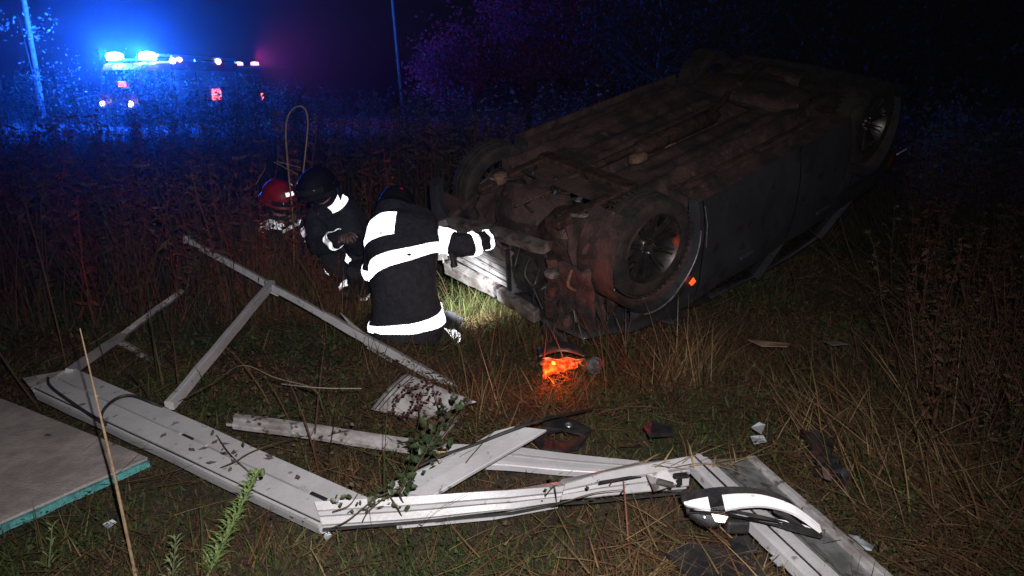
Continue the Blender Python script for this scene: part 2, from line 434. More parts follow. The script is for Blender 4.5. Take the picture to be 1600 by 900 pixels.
b = MB(); lump(b, (-.98, .05, -.17), (.55, 1.0, .12), 4, 16); b.build('fuel_tank', M_mud, car, local=True, smooth=True)
b = MB(); b.tube(catmull([(1.35, .05, -.02), (1.1, .02, -.14), (.7, .0, -.16), (.1, .0, -.17), (-.5, .05, -.17), (-.75, .12, -.2)], 6), .027, 10)
b.build('exhaust_pipe', M_rust, car, local=True, smooth=True)
b = MB(); b.tube(catmull([(-.9, .12, -.23), (-1.4, .25, -.25), (-1.68, .42, -.13)], 6), .026, 10); b.build('tail_pipe', M_rust, car, local=True, smooth=True)
b = MB(); b.lathe((.05, 0, -.14), (1, 0, 0), [(-.5, .0), (-.5, .03), (-.42, .06), (.42, .06), (.5, .03), (.5, 0)], 16); b.build('exhaust_box', M_rust, car, local=True, smooth=True)
b = MB(); b.lathe((-1.70, .30, -.06), (0, 1, 0), [(-.3, 0), (-.3, .09), (-.27, .105), (.27, .105), (.3, .09), (.3, 0)], 18); b.build('rear_silencer', M_rust, car, local=True, smooth=True)
b = MB(); b.bar((-1.28, -.6, -.06), (-1.28, .6, -.06), .12, .07); b.bar((-1.3, -.56, -.05), (-.95, -.5, -.17), .07, .05); b.bar((-1.3, .56, -.05), (-.95, .5, -.17), .07, .05)
b.build('rear_axle_beam', M_rust, car, local=True, bevel=.012)
for s in (-1, 1):
    b = MB(); b.bar((1.3, s * .60, -.03), (1.02, s * .34, -.14), .06, .03); b.bar((1.3, s * .60, -.03), (1.42, s * .34, -.13), .06, .03)
    lump(b, (1.3, s * .6, -.03), (.1, .1, .1), 2, 8); b.build('suspension_arm', M_rust, car, local=True, bevel=.008)
    b = MB(); b.tube([(1.12, s * .12, -.08), (1.16, s * .62, -.02)], .013, 8); b.build('steering_rod', M_rust, car, local=True)
    b = MB(); b.tube([(1.32, s * .12, .0), (1.3, s * .66, 0)], .017, 8); b.build('drive_shaft', M_rust, car, local=True)
    b = MB(); rs = []
    for x_, y_ in ((0, .56), (0, .84)):
        rs.append([(XW + .37 * math.cos(t), s * y_, .02 + .37 * math.sin(t)) for t in [PI * ((-.30 if s < 0 else -.02) + (1.35 if s < 0 else 1.05) * i / 24) for i in range(25)]])
    b.rings(rs, closed=False); b.build('wheel_arch_liner', M_mud, car, local=True, smooth=True, label='muddy wheel arch liner')
    b = MB(); rs = []
    for y_ in (.56, .84):
        rs.append([(-XW + .37 * math.cos(t), s * y_, .02 + .37 * math.sin(t)) for t in [PI * (-.02 + 1.04 * i / 20) for i in range(21)]])
    b.rings(rs, closed=False); b.build('wheel_arch_liner', M_mud, car, local=True, smooth=True)
    b = MB(); b.tube(catmull([(-.75, s * .63, -.16), (0, s * .64, -.165), (.85, s * .6, -.15)], 5), .011, 6); b.build('brake_pipe', M_rust, car, local=True)
b = MB(); b.bar((1.02, -.42, -.15), (1.02, .42, -.15), .11, .06); b.bar((1.02, -.38, -.14), (1.62, -.33, -.10), .07, .06); b.bar((1.02, .38, -.14), (1.62, .40, -.10), .07, .06)
b.build('subframe', M_rust, car, local=True, bevel=.012)
b = MB(); lump(b, (1.38, .14, .05), (.42, .5, .36), 9, 18); b.build('engine_sump', M_mudlight if False else M_mud, car, local=True, smooth=True)
b = MB(); lump(b, (1.40, -.22, .10), (.36, .36, .36), 5, 16); b.build('gearbox', M_rust, car, local=True, smooth=True)
b = MB(); lump(b, (1.4, 0, .33), (.44, 1.0, .34), 12, 16); b.build('engine_block', M_mud, car, local=True, smooth=True)
for i, (x, y, dx, dy, dz) in enumerate([(.62, -.12, .15, .11, .05), (.10, .0, .12, .08, .05), (.95, .10, .08, .07, .03), (.42, .03, .10, .07, .03), (1.45, .38, .10, .09, .05)]):
    b = MB(); lump(b, (x, y, mz(x, y) - .02 if x < 1.2 else -.14), (dx, dy, dz + .04), i * 3.1, 12); b.build('mud_clod', M_mudlight, car, local=True, smooth=True)
# ---- torn open front end
def fb(b, p, q, w, h, up=(1, 0, 0)): return b.bar(p, q, w, h, up)
b = MB(); rs = []
pa, pb = Vector((1.72, .63, .17)), Vector((1.70, -.34, .02))
for i in range(15):
    t = i / 14; p = pa.lerp(pb, t) + Vector((.02 * ns((t * 4, 0, 0)), 0, .02 * ns((t * 5, 3, 0))))
    rs.append([p + Vector(q) for q in ((.045, 0, -.03), (.03, 0, .03), (.02, 0, .032), (-.03, 0, .02), (-.05, 0, -.03), (-.02, 0, -.04))])
b.rings(rs); b.build('lower_crossmember', M_alu, car, local=True, smooth=True, label='bent pale metal crossmember along the top of the torn nose')
b = MB(); rs = []
pa, pb = Vector((1.80, .62, .50)), Vector((1.74, .14, .52))
for i in range(9):
    t = i / 8; p = pa.lerp(pb, t) + Vector((.02 * ns((t * 4, 7, 0)), 0, .015 * ns((t * 5, 9, 0))))
    rs.append([p + Vector(q) for q in ((.04, 0, -.045), (.04, 0, .045), (-.03, 0, .05), (-.03, 0, -.05))])
b.rings(rs); b.build('bumper_beam', M_alu, car, local=True, bevel=.006, label='broken silver bumper beam, far half')
b = MB(); rs = []
pa, pb = Vector((1.78, .06, .49)), Vector((1.79, -.32, .49))
for i in range(9):
    t = i / 8; p = pa.lerp(pb, t) + Vector((.01 * ns((t * 4, 7, 0)), 0, .02 * ns((t * 5, 2, 0))))
    rs.append([p + Vector(q) for q in ((.035, 0, -.045), (.035, 0, .04), (-.02, 0, .045), (-.02, 0, -.05))])
b.rings(rs); b.build('bumper_beam', M_alu, car, local=True, bevel=.006, label='broken silver bumper beam, near half')
# radiator: pale condenser with fins, crossed by a crease
b = MB(); rows = []
for k in range(21):
    z = .17 + .30 * k / 20
    rows.append([(1.71 + .018 * math.sin((k / 20) * 7 + y) + .01 * ns((y * 3, z * 5, 1), 1.4), y, z) for y in [.60 - .62 * j / 20 for j in range(21)]])
b.rings(rows, closed=False); rad = b.build('condenser', mat('condenser_fins', (.20, .20, .205), (.13, .12, .12), rough=.55, metal=.3, scale=9, bump=.3, bscale=120, spots=((.08, .055, .05), .56, .8), sscale=10), car, local=True, solid=.012)
b = MB()
for k in range(5): b.tube([(1.742, .58, .20 + k * .056), (1.738, .02, .195 + k * .056 + .01 * math.sin(k * 3))], .0035, 5)
b.build('coolant_tube', M_alu, rad, local=True)
b = MB(); b.box((1.69, -.14, .26), (.03, .28, .36)); b.lathe((1.715, -.14, .26), (1, 0, 0), [(0, .12), (.012, .12), (.012, .135), (0, .135)], 24)
for k in range(7):
    a = 2 * PI * k / 7; b.bar((1.715, -.14 + .03 * math.cos(a), .26 + .03 * math.sin(a)), (1.715, -.14 + .12 * math.cos(a + .3), .26 + .12 * math.sin(a + .3)), .004, .05)
b.build('cooling_fan', M_plastic, car, local=True)
b = MB(); b.bar((1.745, -.005, .14), (1.75, -.0, .46), .02, .03, up=(1, 0, 0)); b.bar((1.73, .62, .15), (1.78, .63, .52), .04, .04, up=(1, 0, 0)); b.build('radiator_bracket', M_plastic, car, local=True, bevel=.004)
b = MB(); b.bar((1.745, .02, .165), (1.745, .03, .20), .05, .03, up=(1, 0, 0)); b.build('bracket_clip', M_alu, car, local=True, bevel=.003)
# crumpled inner wing and liner between nose and near wheel
for s in (-1, 1):
    b = MB(); rows = []
    for i in range(19):
        x = 1.62 - i * .05
        rows.append([(x + .03 * ns((x * 4, k, 3)), s * (.42 + .10 * k / 8 + .05 * ns((x * 5, k * .5, 1), 1.3)), -.12 + .60 * k / 8) for k in range(9)])
    b.rings(rows, closed=False); b.build('inner_wing', M_mud, car, local=True, smooth=True, solid=.006)
b = MB(); rows = []
for i in range(15):
    t = i / 14
    rows.append([(1.74 - .05 * k / 10 - .05 * t + .03 * ns((t * 6, k * .4, 0), 1.2), -.36 - .34 * t, .05 + .50 * k / 10 + .04 * ns((t * 5, k * .5, 4), 1.2)) for k in range(11)])
b.rings(rows, closed=False); b.build('splash_shield', M_mud, car, local=True, smooth=True, solid=.006)
b = MB(); b.lathe((1.76, -.42, .34), (0, .2, 1), [(-.13, 0), (-.13, .035), (-.05, .04), (-.045, .05), (.05, .05), (.055, .035), (.12, .03), (.12, 0)], 14); b.build('washer_canister', M_rust, car, local=True, smooth=True)
b = MB()
for k in range(7):
    y0 = -.1 - .09 * k; b.tube(catmull([(1.72, y0, .1 + .04 * k), (1.80, y0 - .04, .18 + .03 * k), (1.78, y0 - .09 * (k % 2), .30), (1.80, y0 - .1, .36 + .02 * k)], 5), .006, 5)
b.build('wiring', M_gasket, car, local=True, label='loose wires hanging from the nose')
b = MB(); b.bar((1.73, .63, .14), (1.30, .50, -.12), .05, .035); b.build('frame_leg', M_mud, car, local=True, bevel=.006)
er = random.Random(5)
for i in range(26):
    x, y, z = 1.42 + .34 * er.random(), -.30 - .42 * er.random(), -.02 + .52 * er.random(); b = MB(); m_ = er.choice([M_rust, M_mud, M_mud, M_plastic, M_alu, M_mudlight])
    q = er.random()
    if q < .35: b.tube(catmull([(x, y, z), (x + .05 * er.uniform(-1, 1), y + .06 * er.uniform(-1, 1), z + .08), (x + .06 * er.uniform(-1, 1), y, z + .18)], 4), er.uniform(.006, .016), 7); nm = 'hose'
    elif q < .65: lump(b, (x, y, z), (er.uniform(.05, .12), er.uniform(.05, .13), er.uniform(.05, .16)), i, 10); nm = 'engine_part'
    else: b.bar((x, y, z), (x + er.uniform(-.05, .05), y + er.uniform(-.1, .1), z + er.uniform(.06, .16)), er.uniform(.015, .05), .008); nm = 'bracket'
    b.build(nm, m_, car, local=True, smooth=True)
for i in range(30):
    x, y = er.uniform(1.06, 1.62), er.uniform(-.42, .5); z = -.15 + .06 * er.random(); b = MB(); m_ = er.choice([M_rust, M_mud, M_plastic, M_plastic, M_alu, M_gasket])
    q = er.random()
    if q < .4: b.tube(catmull([(x, y, z), (x + er.uniform(-.12, .12), y + er.uniform(-.12, .12), z - .02), (x + er.uniform(-.2, .2), y + er.uniform(-.2, .2), z + .02)], 4), er.uniform(.005, .014), 7); nm = 'hose'
    elif q < .7: b.lathe((x, y, z), (er.uniform(-1, 1), er.uniform(-1, 1), -.6), [(-.02, 0), (-.02, .02), (.01, .024), (.015, .014), (.02, 0)], 10); nm = 'bolt'
    else: b.bar((x, y, z), (x + er.uniform(-.12, .12), y + er.uniform(-.12, .12), z + er.uniform(-.02, .02)), er.uniform(.02, .05), .01); nm = 'bracket'
    b.build(nm, m_, car, local=True, smooth=True)
b = MB(); b.bar((1.72, .62, .16), (1.80, .70, .19), .04, .05); b.bar((1.80, .70, .19), (1.82, .66, .26), .012, .05); b.build('bent_bracket', M_alu, car, local=True, bevel=.003)
b = MB(); b.bar((1.83, .58, .36), (1.88, .70, .40), .09, .008, up=(1, .3, 0)); b.bar((1.85, .60, .40), (1.80, .66, .46), .07, .008, up=(1, .5, 0)); b.build('torn_panel', M_alu, car, local=True)
b = MB(); rows = []
for i in range(8):
    rows.append([(1.80 + .02 * ns((i, k, 0), .7), -.36 - .05 * i, .48 + .03 * k + .01 * i) for k in range(5)])
b.rings(rows, closed=False); b.build('bumper_fragment', M_paint, car, local=True, smooth=True, solid=.006)
# ---- wheels
def wheel(x, y, s, steer=0, z=0):
    c = Vector((x, y, z)); ax = Vector((math.sin(steer) * s, math.cos(steer) * s, 0))
    w = bpy.data.objects.new('wheel', None); COL.objects.link(w); w.parent = car; w.empty_display_size = .1
    b = MB(); prof = [(-.09, .215), (-.098, .25), (-.10, .285), (-.085, .307), (-.05, .315), (-.03, .315), (-.027, .307), (-.022, .307), (-.019, .316), (.019, .316), (.022, .307), (.027, .307), (.03, .315), (.05, .315), (.085, .307), (.10, .285), (.098, .25), (.09, .215)]
    b.lathe(c, ax, prof, 56)
    u = ax.orthogonal().normalized(); v = ax.cross(u)
    for k in range(48):
        a = 2 * PI * k / 48; d = u * math.cos(a) + v * math.sin(a); tt = ax.cross(d)
        for q, o_ in ((.07, 0), (-.07, .5)):
            b.box(c + ax * q + d * .3135, (.045, .018, .008), Matrix((ax, tt, d)).transposed())
    b.build('tyre', M_rubber, w, local=True, smooth=True)
    b = MB(); b.lathe(c, ax, [(.088, .217), (.092, .222), (.098, .212), (.085, .205), (.05, .19), (-.02, .182), (-.08, .2), (-.09, .217)], 48)
    b.lathe(c, ax, [(.03, .0), (.045, .03), (.05, .055), (.035, .065), (.0, .065), (.0, 0)], 24)
    for k in range(10):
        a = 2 * PI * k / 10; d = u * math.cos(a) + v * math.sin(a); tt = ax.cross(d)
        p0 = c + ax * .04 + d * .055; p1 = c + ax * .072 + d * .203
        b.bar(p0 + tt * .006, p1 + tt * .016, .011, .018, up=ax); b.bar(p0 - tt * .006, p1 - tt * .016, .011, .018, up=ax)
    b.build('rim', M_rim, w, local=True, smooth=True)
    b = MB()
    for k in range(5):
        a = 2 * PI * k / 5 + .3; d = u * math.cos(a) + v * math.sin(a); b.lathe(c + d * .045 + ax * .045, ax, [(-.01, .008), (.012, .008), (.014, 0)], 8)
    b.build('wheel_nut', M_chrome, w, local=True)
    b = MB(); b.lathe(c - ax * .03, ax, [(-.012, 0), (-.012, .135), (.0, .135), (.0, 0)], 32); b.build('brake_disc', M_rust, w, local=True)
for x in (XW, -XW):
    for s in (-1, 1):
        far = x > 0 and s > 0; wheel(x - (.03 if far else 0), .675 if far else s * .745, s, R(-6) if x > 0 else 0, .06 if far else 0)
del s

# ================================================================== BROKEN WINDOW FRAMES
PR_WIDE = [(0, -.012), (.012, .006), (.03, .010), (.46, .014), (.465, -.004), (.485, -.004), (.49, .010), (.50, .010), (.505, -.004), (.525, -.004), (.53, .022), (.93, .018), (.935, .006), (.985, .004), (1, -.012)]
PR_BAR = [(0, -.004), (.06, .004), (.34, .006), (.4, -.001), (.46, .006), (.94, .004), (1, -.004)]
PR_SASH = [(0, 0), (.05, .012), (.3, .014), (.32, .004), (.40, .004), (.42, .022), (.62, .022), (.64, .006), (.95, .004), (1, -.004)]
PR_FLAT = [(0, 0), (.03, .003), (.5, .006), (.97, .003), (1, 0)]
PR_L = [(0, .012), (.03, .02), (.36, .016), (.40, .004), (.44, .02), (.60, .022), (.62, .008), (.66, .02), (.94, .018), (.96, .004), (1, .0)]
FOOT = []      # footprints (world x,y polygons) that the grass keeps clear of
def strip(name, st, prof, thick, m, parent=None, n=10, warp=.004, seed=0, keep=True, smooth=False, label=None):
    st = [(Vector(a), Vector(b)) for a, b in st]; b = MB(); rs = []
    for i in range(len(st) - 1):
        for k in range(n + (1 if i == len(st) - 2 else 0)):
            t = k / n; A = st[i][0].lerp(st[i + 1][0], t); B = st[i][1].lerp(st[i + 1][1], t)
            along = (st[i + 1][0] - st[i][0]).normalized(); nr = along.cross(B - A).normalized()
            if nr.z < 0 or (abs(nr.z) < .2 and nr.y > 0): nr = -nr
            j = Vector((ns(A, 3, seed), ns(A, 3, seed + 5), ns(A, 2.2, seed + 9))) * warp
            top = [A.lerp(B, u) + nr * h + j for u, h in prof]
            bot = [B - nr * thick + j, A - nr * thick + j]
            rs.append(top + bot)
    b.rings(rs)
    if keep: FOOT.append([(p.x, p.y) for p in [s_[0] for s_ in st] + [s_[1] for s_ in reversed(st)]])
    return b.build(name, m, parent, smooth=smooth, label=label)
def on_strip(a, b, t, u): return a[0].lerp(b[0], t).lerp(a[1].lerp(b[1], t), u)

# wide frame running from the left down to the bottom corner
zf = .15
WA = (at(120, 577, zf + .05), at(52, 612, zf)); WA0 = (at(100, 580, zf + .05), at(36, 592, zf + .02)); WB = (at(578, 779, zf), at(497, 822, zf - .05))
wide = thing('window_frame_rail', 'wide white plastic frame rail lying diagonally at lower left, black cable looped over it', 'frame rail', at(300, 700, 0))
strip('profile', [WA, WB], PR_WIDE, .045, M_white, wide, n=26, warp=.003)
b = MB(); b.add([WA0[0], WA[0], WA[1], WA0[1]], [(0, 1, 2, 3)]); b.build('torn_end', M_white_dirty, wide, solid=.01)
b = MB(); b.bar(at(60, 616, .10), at(160, 662, .10), .035, .012); b.build('loose_lip', M_white_dirty, wide)
for t0, t1, m_ in ((.10, .145, M_white), (.15, .19, M_white), (.475, .515, M_white), (.525, .56, M_gasket), (.565, .605, M_white), (.885, .91, M_white), (.915, .955, M_gasket)):
    b = MB(); p = on_strip(WA, WB, t0, .495); q = on_strip(WA, WB, t1, .495); up_ = Vector((0, 0, .014))
    b.bar(p + up_, q + up_, .013, .012); b.build('striker_plate' if m_ is M_gasket else 'packer', m_, wide)
b = MB(); b.tube([on_strip(WA, WB, t / 30, .955) + Vector((0, 0, .012)) for t in range(31)], .003, 5); b.build('glazing_seal', M_gasket, wide)

cab = MB(); cab.tube(catmull([at(75, 590, .24), at(84, 608, .22), at(160, 660, .19), at(158, 652, .215), at(165, 636, .235), at(185, 621, .245), at(208, 618, .245), at(240, 630, .22), at(262, 640, .16), at(280, 655, .03)], 7), .006, 8)
tag(cab.build('cable', M_gasket, smooth=True), 'black cable looped over the wide white frame rail', 'cable')

# long thin bar with its crossbar, one welded frame
pY = lambda t: 5.3 + (3.75 - 5.3) * t
A0, A1 = atY(292, 374, 5.2), atY(738, 621, 3.75)
T = lambda t: A0.lerp(A1, t)
thin = thing('gate_frame_bar', 'long thin white bar rising to the left with a leg joined near its upper end', 'frame bar', at(500, 560, 0))
def sqbar(parent, p, q, w, name='bar', m=M_white, n=14, seed=0, label=None):
    p = Vector(p); q = Vector(q); d = (q - p).normalized(); u = Vector((0, -1, .15)); sd = d.cross(u).normalized(); u = sd.cross(d)
    rs = []
    for i in range(n + 1):
        c = p.lerp(q, i / n) + Vector((ns((i, seed, 0), .37), ns((i, seed, 4), .37), ns((i, seed, 8), .37))) * .006
        h = w / 2
        rs.append([c + sd * a * h + u * b_ * h for a, b_ in ((-1, -1), (-.2, -1), (-.12, -.8), (-.04, -1), (1, -1), (1, 1), (.9, 1.1), (-.1, 1.1), (-.2, .95), (-1, .95))])
    b = MB(); b.rings(rs); return b.build(name, m, parent, label=label)
sqbar(thin, A0, T(.55), .040, 'upper_bar', seed=2)
sqbar(thin, T(.55), A1, .046, 'lower_bar', M_white, seed=4)
sqbar(thin, A1 + Vector((-.01, 0, -.02)), at(672, 700, .13), .034, 'snapped_end', M_white, seed=9)
b = MB(); b.box(A0, (.035, .05, .05)); b.build('end_cap', M_white, thin, bevel=.004)
J = T((420 - 292) / 446 * 1.14)
J = atY(425, 443, A0.lerp(A1, .33).y)
LG = at(265, 634, .17)
sqbar(thin, J, LG, .042, 'leg', seed=7)
b = MB(); g0 = J + Vector((-.01, -.03, .01)); b.add([g0, g0 + Vector((.10, 0, -.05)), g0 + Vector((.05, 0, -.09)), g0 + Vector((-.03, 0, -.05))], [(0, 1, 2, 3)]); b.build('corner_gusset', M_white, thin, solid=.006)
b = MB(); p0 = atY(532, 492, 4.36); p1 = atY(612, 556, 4.1); w_ = Vector((.0, 0, .05)); b.add([p0 + w_ * .3, p1 - w_ * .1, p1 - w_ * .9, atY(575, 545, 4.2)], [(0, 1, 2, 3)]); b.build('reinforcing_plate', M_white_dirty, thin, solid=.006)
b = MB()
for t in (.31, .335, .36, .12): b.box(T(t) + Vector((0, -.024, 0)), (.006, .01, .045))
b.build('joint_seam', M_gasket, thin)

# shorter bar at left, with a broken side piece
b0, b1 = at(108, 582, .2), atY(284, 455, 4.9)
lb = thing('side_frame_bar', 'white bar at far left vanishing into tall grass, with a short branch', 'frame bar', at(150, 600, 0))
sqbar(lb, b0, atY(190, 525, 4.35), .036, 'near_length', seed=11)
sqbar(lb, atY(186, 528, 4.35), b1, .032, 'far_length', M_white_dirty, seed=12)
sqbar(lb, atY(186, 533, 4.33), atY(266, 578, 4.1), .03, 'branch', M_white_dirty, seed=14)

# flat curved panel behind the bar
pan = MB(); rows = []
c00, c01, c10, c11 = at(632, 583, .22), at(580, 640, .08), at(745, 628, .20), at(662, 658, .04)
for i in range(15):
    u = i / 14; rows.append([c00.lerp(c10, u).lerp(c01.lerp(c11, u), k / 10) + Vector((0, 0, .012 * math.sin(PI * k / 10) * (1 - u * .5))) for k in range(11)])
pan.rings(rows, closed=False)
po = thing('cladding_panel', 'curved white plastic sheet below the thin bar, half hidden by brambles', 'panel', at(650, 640, 0))
pan.build('sheet', M_white_dirty, po, smooth=True, solid=.006)
b = MB(); b.tube([r_[k] + Vector((0, 0, .006)) for r_ in [rows[1]] for k in range(11)], .004, 5); b.tube([rows[2][k] + Vector((0, 0, .006)) for k in range(11)], .0025, 5); b.build('edge_seal', M_gasket, po)
FOOT.append([(p.x, p.y) for p in (c00, c10, c11, c01)])

# middle horizontal strip
S0 = (at(368, 648, .13), at(362, 664, .12)); S1 = (at(640, 687, .12), at(632, 703, .10))
ms = thing('frame_strip', 'muddy white strip lying level inside the broken frame, left of the brambles', 'frame strip', at(500, 680, 0))
strip('profile', [S0, S1], PR_SASH, .02, M_white_dirty, ms, n=20, warp=.006, seed=3)
b = MB(); b.bar(at(354, 663, .11), at(640, 706, .09), .008, .012); b.build('glazing_bead', M_white_dirty, ms)

# hardware end and strip behind the plank
S0 = (at(688, 697, .12), at(684, 722, .10)); S1 = (at(800, 702, .12), at(800, 728, .10)); S2 = (at(1000, 726, .10), at(985, 742, .09)); 
hs = thing('lock_strip', 'white strip with a brass lock, passing under the diagonal plank', 'frame strip', at(800, 715, 0))
strip('profile', [S0, S1, S2], PR_L, .025, M_white, hs, n=12, warp=.006, seed=8)
b = MB(); b.box(at(690, 708, .15), (.045, .03, .03)); b.box(at(683, 719, .14), (.03, .03, .025)); b.build('lock_case', M_brass, hs, bevel=.003)
b = MB(); b.tube([at(700, 716, .145), at(722, 712, .145)], .004, 6); b.build('lock_rod', M_chrome, hs)
b = MB(); b.bar(at(770, 727, .09), at(930, 740, .08), .012, .012); b.build('glazing_bead', M_white, hs)

# diagonal plank
D0 = (at(612, 768, .14), at(672, 778, .14)); D1 = (at(790, 666, .26), at(855, 671, .25))
dp = thing('diagonal_plank', 'flat white plank propped diagonally, its far end raised over black plastic', 'plank', at(730, 730, 0))
strip('plank', [D0, (at(772, 674, .25), at(845, 677, .245)), (at(800, 667, .26), at(854, 672, .25))], PR_FLAT, .012, M_white, dp, n=14, warp=.003, seed=5)
b = MB(); b.bar(at(608, 762, .15), at(740, 698, .21), .012, .02); b.build('edge_lip', M_white, dp)
gk = MB(); gk.tube(catmull([at(655, 728, .16), at(690, 712, .2), at(740, 695, .25), at(790, 675, .30), at(850, 655, .30), at(925, 640, .12)], 6), .006, 6)
tag(gk.build('rubber_gasket', M_gasket, smooth=True), 'black rubber gasket strip curling along the diagonal plank', 'gasket')

# lower frame: crumpled profile from the corner to the right
LF = [(at(491, 785, .16), at(505, 824, .10)), (at(640, 775, .16), at(650, 812, .10)), (at(790, 767, .16), at(800, 798, .10)), (at(880, 757, .17), at(872, 784, .11)), (at(940, 740, .19), at(930, 780, .11)), (at(1005, 727, .20), at(1000, 773, .10)), (at(1075, 716, .18), at(1072, 766, .10))]
lf = thing('buckled_sill_rail', 'long white frame rail across the foreground, buckled in the middle', 'frame rail', at(780, 800, 0))
strip('profile', LF[:4], PR_L, .05, M_white, lf, n=12, warp=.006, seed=21)
strip('buckled_length', [LF[3], LF[4], LF[5], LF[6]], PR_L, .04, M_white, lf, n=9, warp=.016, seed=22)
b = MB(); b.tube([s_[1] + Vector((0, -.008, -.005)) for s_ in LF], .006, 6); b.build('glazing_seal', M_gasket, lf)
b = MB(); b.bar(at(620, 822, .07), at(770, 808, .07), .02, .01); b.bar(at(770, 808, .07), at(870, 790, .07), .02, .01); b.build('bottom_bead', M_white, lf)
b = MB(); b.add([at(936, 752, .215), at(985, 744, .215), at(1003, 745, .21), at(935, 757, .21)], [(0, 1, 2, 3)]); b.build('split_shade_sheet', M_gasket, lf, solid=.004)  # black sheet in place of the shade inside the split
b = MB(); b.add([at(1010, 742, .22), at(1042, 735, .24), at(1058, 757, .2), at(1022, 768, .2)], [(0, 1, 2, 3)]); b.build('broken_web', M_white_dirty, lf, solid=.006)
b = MB(); b.tube([at(1028, 752, .24), at(1050, 758, .22)], .012, 10); b.build('screw_port', M_metal, lf, smooth=True)
b = MB(); b.add([at(1052, 740, .2), at(1072, 738, .2), at(1078, 745, .2), at(1052, 747, .2)], [(0, 1, 2, 3)]); b.add([at(1058, 748, .215), at(1066, 747, .215), at(1066, 758, .215), at(1058, 758, .215)], [(0, 1, 2, 3)]); b.build('hole_shade_sheet', M_gasket, lf, solid=.003)  # black sheets painting the dark of the broken holes

# right sash with glass
sa = thing('glazed_window_sash', 'white window sash with dusty grey glass running off the bottom right', 'window', at(1230, 800, 0))
L0, L1 = (at(1072, 718, .18), at(1106, 715, .18)), (at(1262, 905, .12), at(1318, 905, .12))
strip('left_rail', [L0, L1], PR_SASH, .04, M_white, sa, n=22, warp=.004, seed=31)
R0, R1 = (at(1168, 714, .15), at(1180, 713, .15)), (at(1372, 905, .10), at(1402, 905, .10))
strip('right_rail', [R0, R1], PR_BAR, .03, M_white_dirty, sa, n=22, warp=.005, seed=32)
b = MB(); rows = []
for i in range(17):
    t = i / 16; a_ = L0[1].lerp(L1[1], t); c_ = R0[0].lerp(R1[0], t); rows.append([a_.lerp(c_, k / 8) + Vector((0, 0, -.01)) for k in range(9)])
b.rings(rows, closed=False); b.build('pane', M_glass, sa, solid=.006)
b = MB(); b.tube([L0[1].lerp(L1[1], t / 10).lerp(R0[0].lerp(R1[0], t / 10), .12) + Vector((0, 0, .004)) for t in range(11)], .004, 5)
b.tube([L0[1].lerp(L1[1], t / 10).lerp(R0[0].lerp(R1[0], t / 10), .2) + Vector((0, 0, .004)) for t in range(3, 10)], .003, 5); b.build('spacer_bar', M_metal, sa)
b = MB(); b.tube([L0[0].lerp(L1[0], t / 10).lerp(L0[1].lerp(L1[1], t / 10), .36) + Vector((0, 0, .012)) for t in range(11)], .004, 5); b.build('glazing_seal', M_gasket, sa)
FOOT.append([(p.x, p.y) for p in (L0[0], R0[1], R1[1], L1[0])])

# bright arched grille trim with its black backing
def arcband(name, pts, w, m, parent, h=.012, tilt=.5):
    c = catmull(pts, 7); b = MB(); rs = []
    for i, p in enumerate(c):
        t = (c[min(i + 1, len(c) - 1)] - c[max(i - 1, 0)]).normalized(); sd = Vector((0, -math.cos(tilt), -math.sin(tilt))); k = i / (len(c) - 1)
        ww = w(k) if callable(w) else w
        n_ = t.cross(sd).normalized()
        rs.append([p, p + sd * ww * .5 + n_ * h * .5, p + sd * ww, p + sd * ww - n_ * h, p - n_ * h])
    b.rings(rs); return b.build(name, m, parent, smooth=True)
gt = thing('grille_trim', 'arched bright chrome car trim with black backing lying across the sash', 'car trim', at(1180, 800, 0))
arcband('bright_arch', [at(1128, 776, .27), at(1160, 774, .28), at(1195, 777, .28), at(1235, 791, .27), at(1277, 822, .22)], lambda k: .055 - .03 * k, M_chrome_bright, gt)
arcband('bright_tip', [at(1069, 787, .24), at(1085, 783, .25), at(1106, 779, .26)], lambda k: .008 + .04 * k, M_chrome_bright, gt)
arcband('black_arch', [at(1064, 774, .22), at(1110, 765, .25), at(1150, 763, .27), at(1200, 769, .27), at(1225, 780, .26), at(1240, 795, .23)], .035, M_plastic, gt)
arcband('lower_arch', [at(1072, 795, .2), at(1130, 797, .22), at(1190, 808, .22), at(1240, 822, .2), at(1280, 832, .18)], .022, M_plastic, gt)
b = MB(); b.tube(catmull([at(1078, 797, .235), at(1135, 802, .235), at(1180, 811, .235), at(1222, 818, .23)], 6), .0035, 6); b.build('chrome_bead', M_chrome, gt, smooth=True)
b = MB(); b.add([at(1106, 778, .262), at(1128, 777, .262), at(1140, 790, .255), at(1146, 783, .26), at(1152, 800, .24), at(1110, 795, .245)], [(0, 1, 2, 3, 4, 5)]); b.build('clip_bracket', M_plastic, gt, solid=.012)
b = MB(); b.add([at(1208, 787, .262), at(1228, 800, .25), at(1262, 826, .2), at(1236, 818, .21), at(1208, 800, .25)], [(0, 1, 2, 3, 4)]); b.build('torn_mesh', M_plastic, gt, solid=.008)
arcband('lower_bright_edge', [at(1208, 813, .21), at(1245, 820, .20), at(1268, 829, .18)], .018, M_chrome_bright, gt)

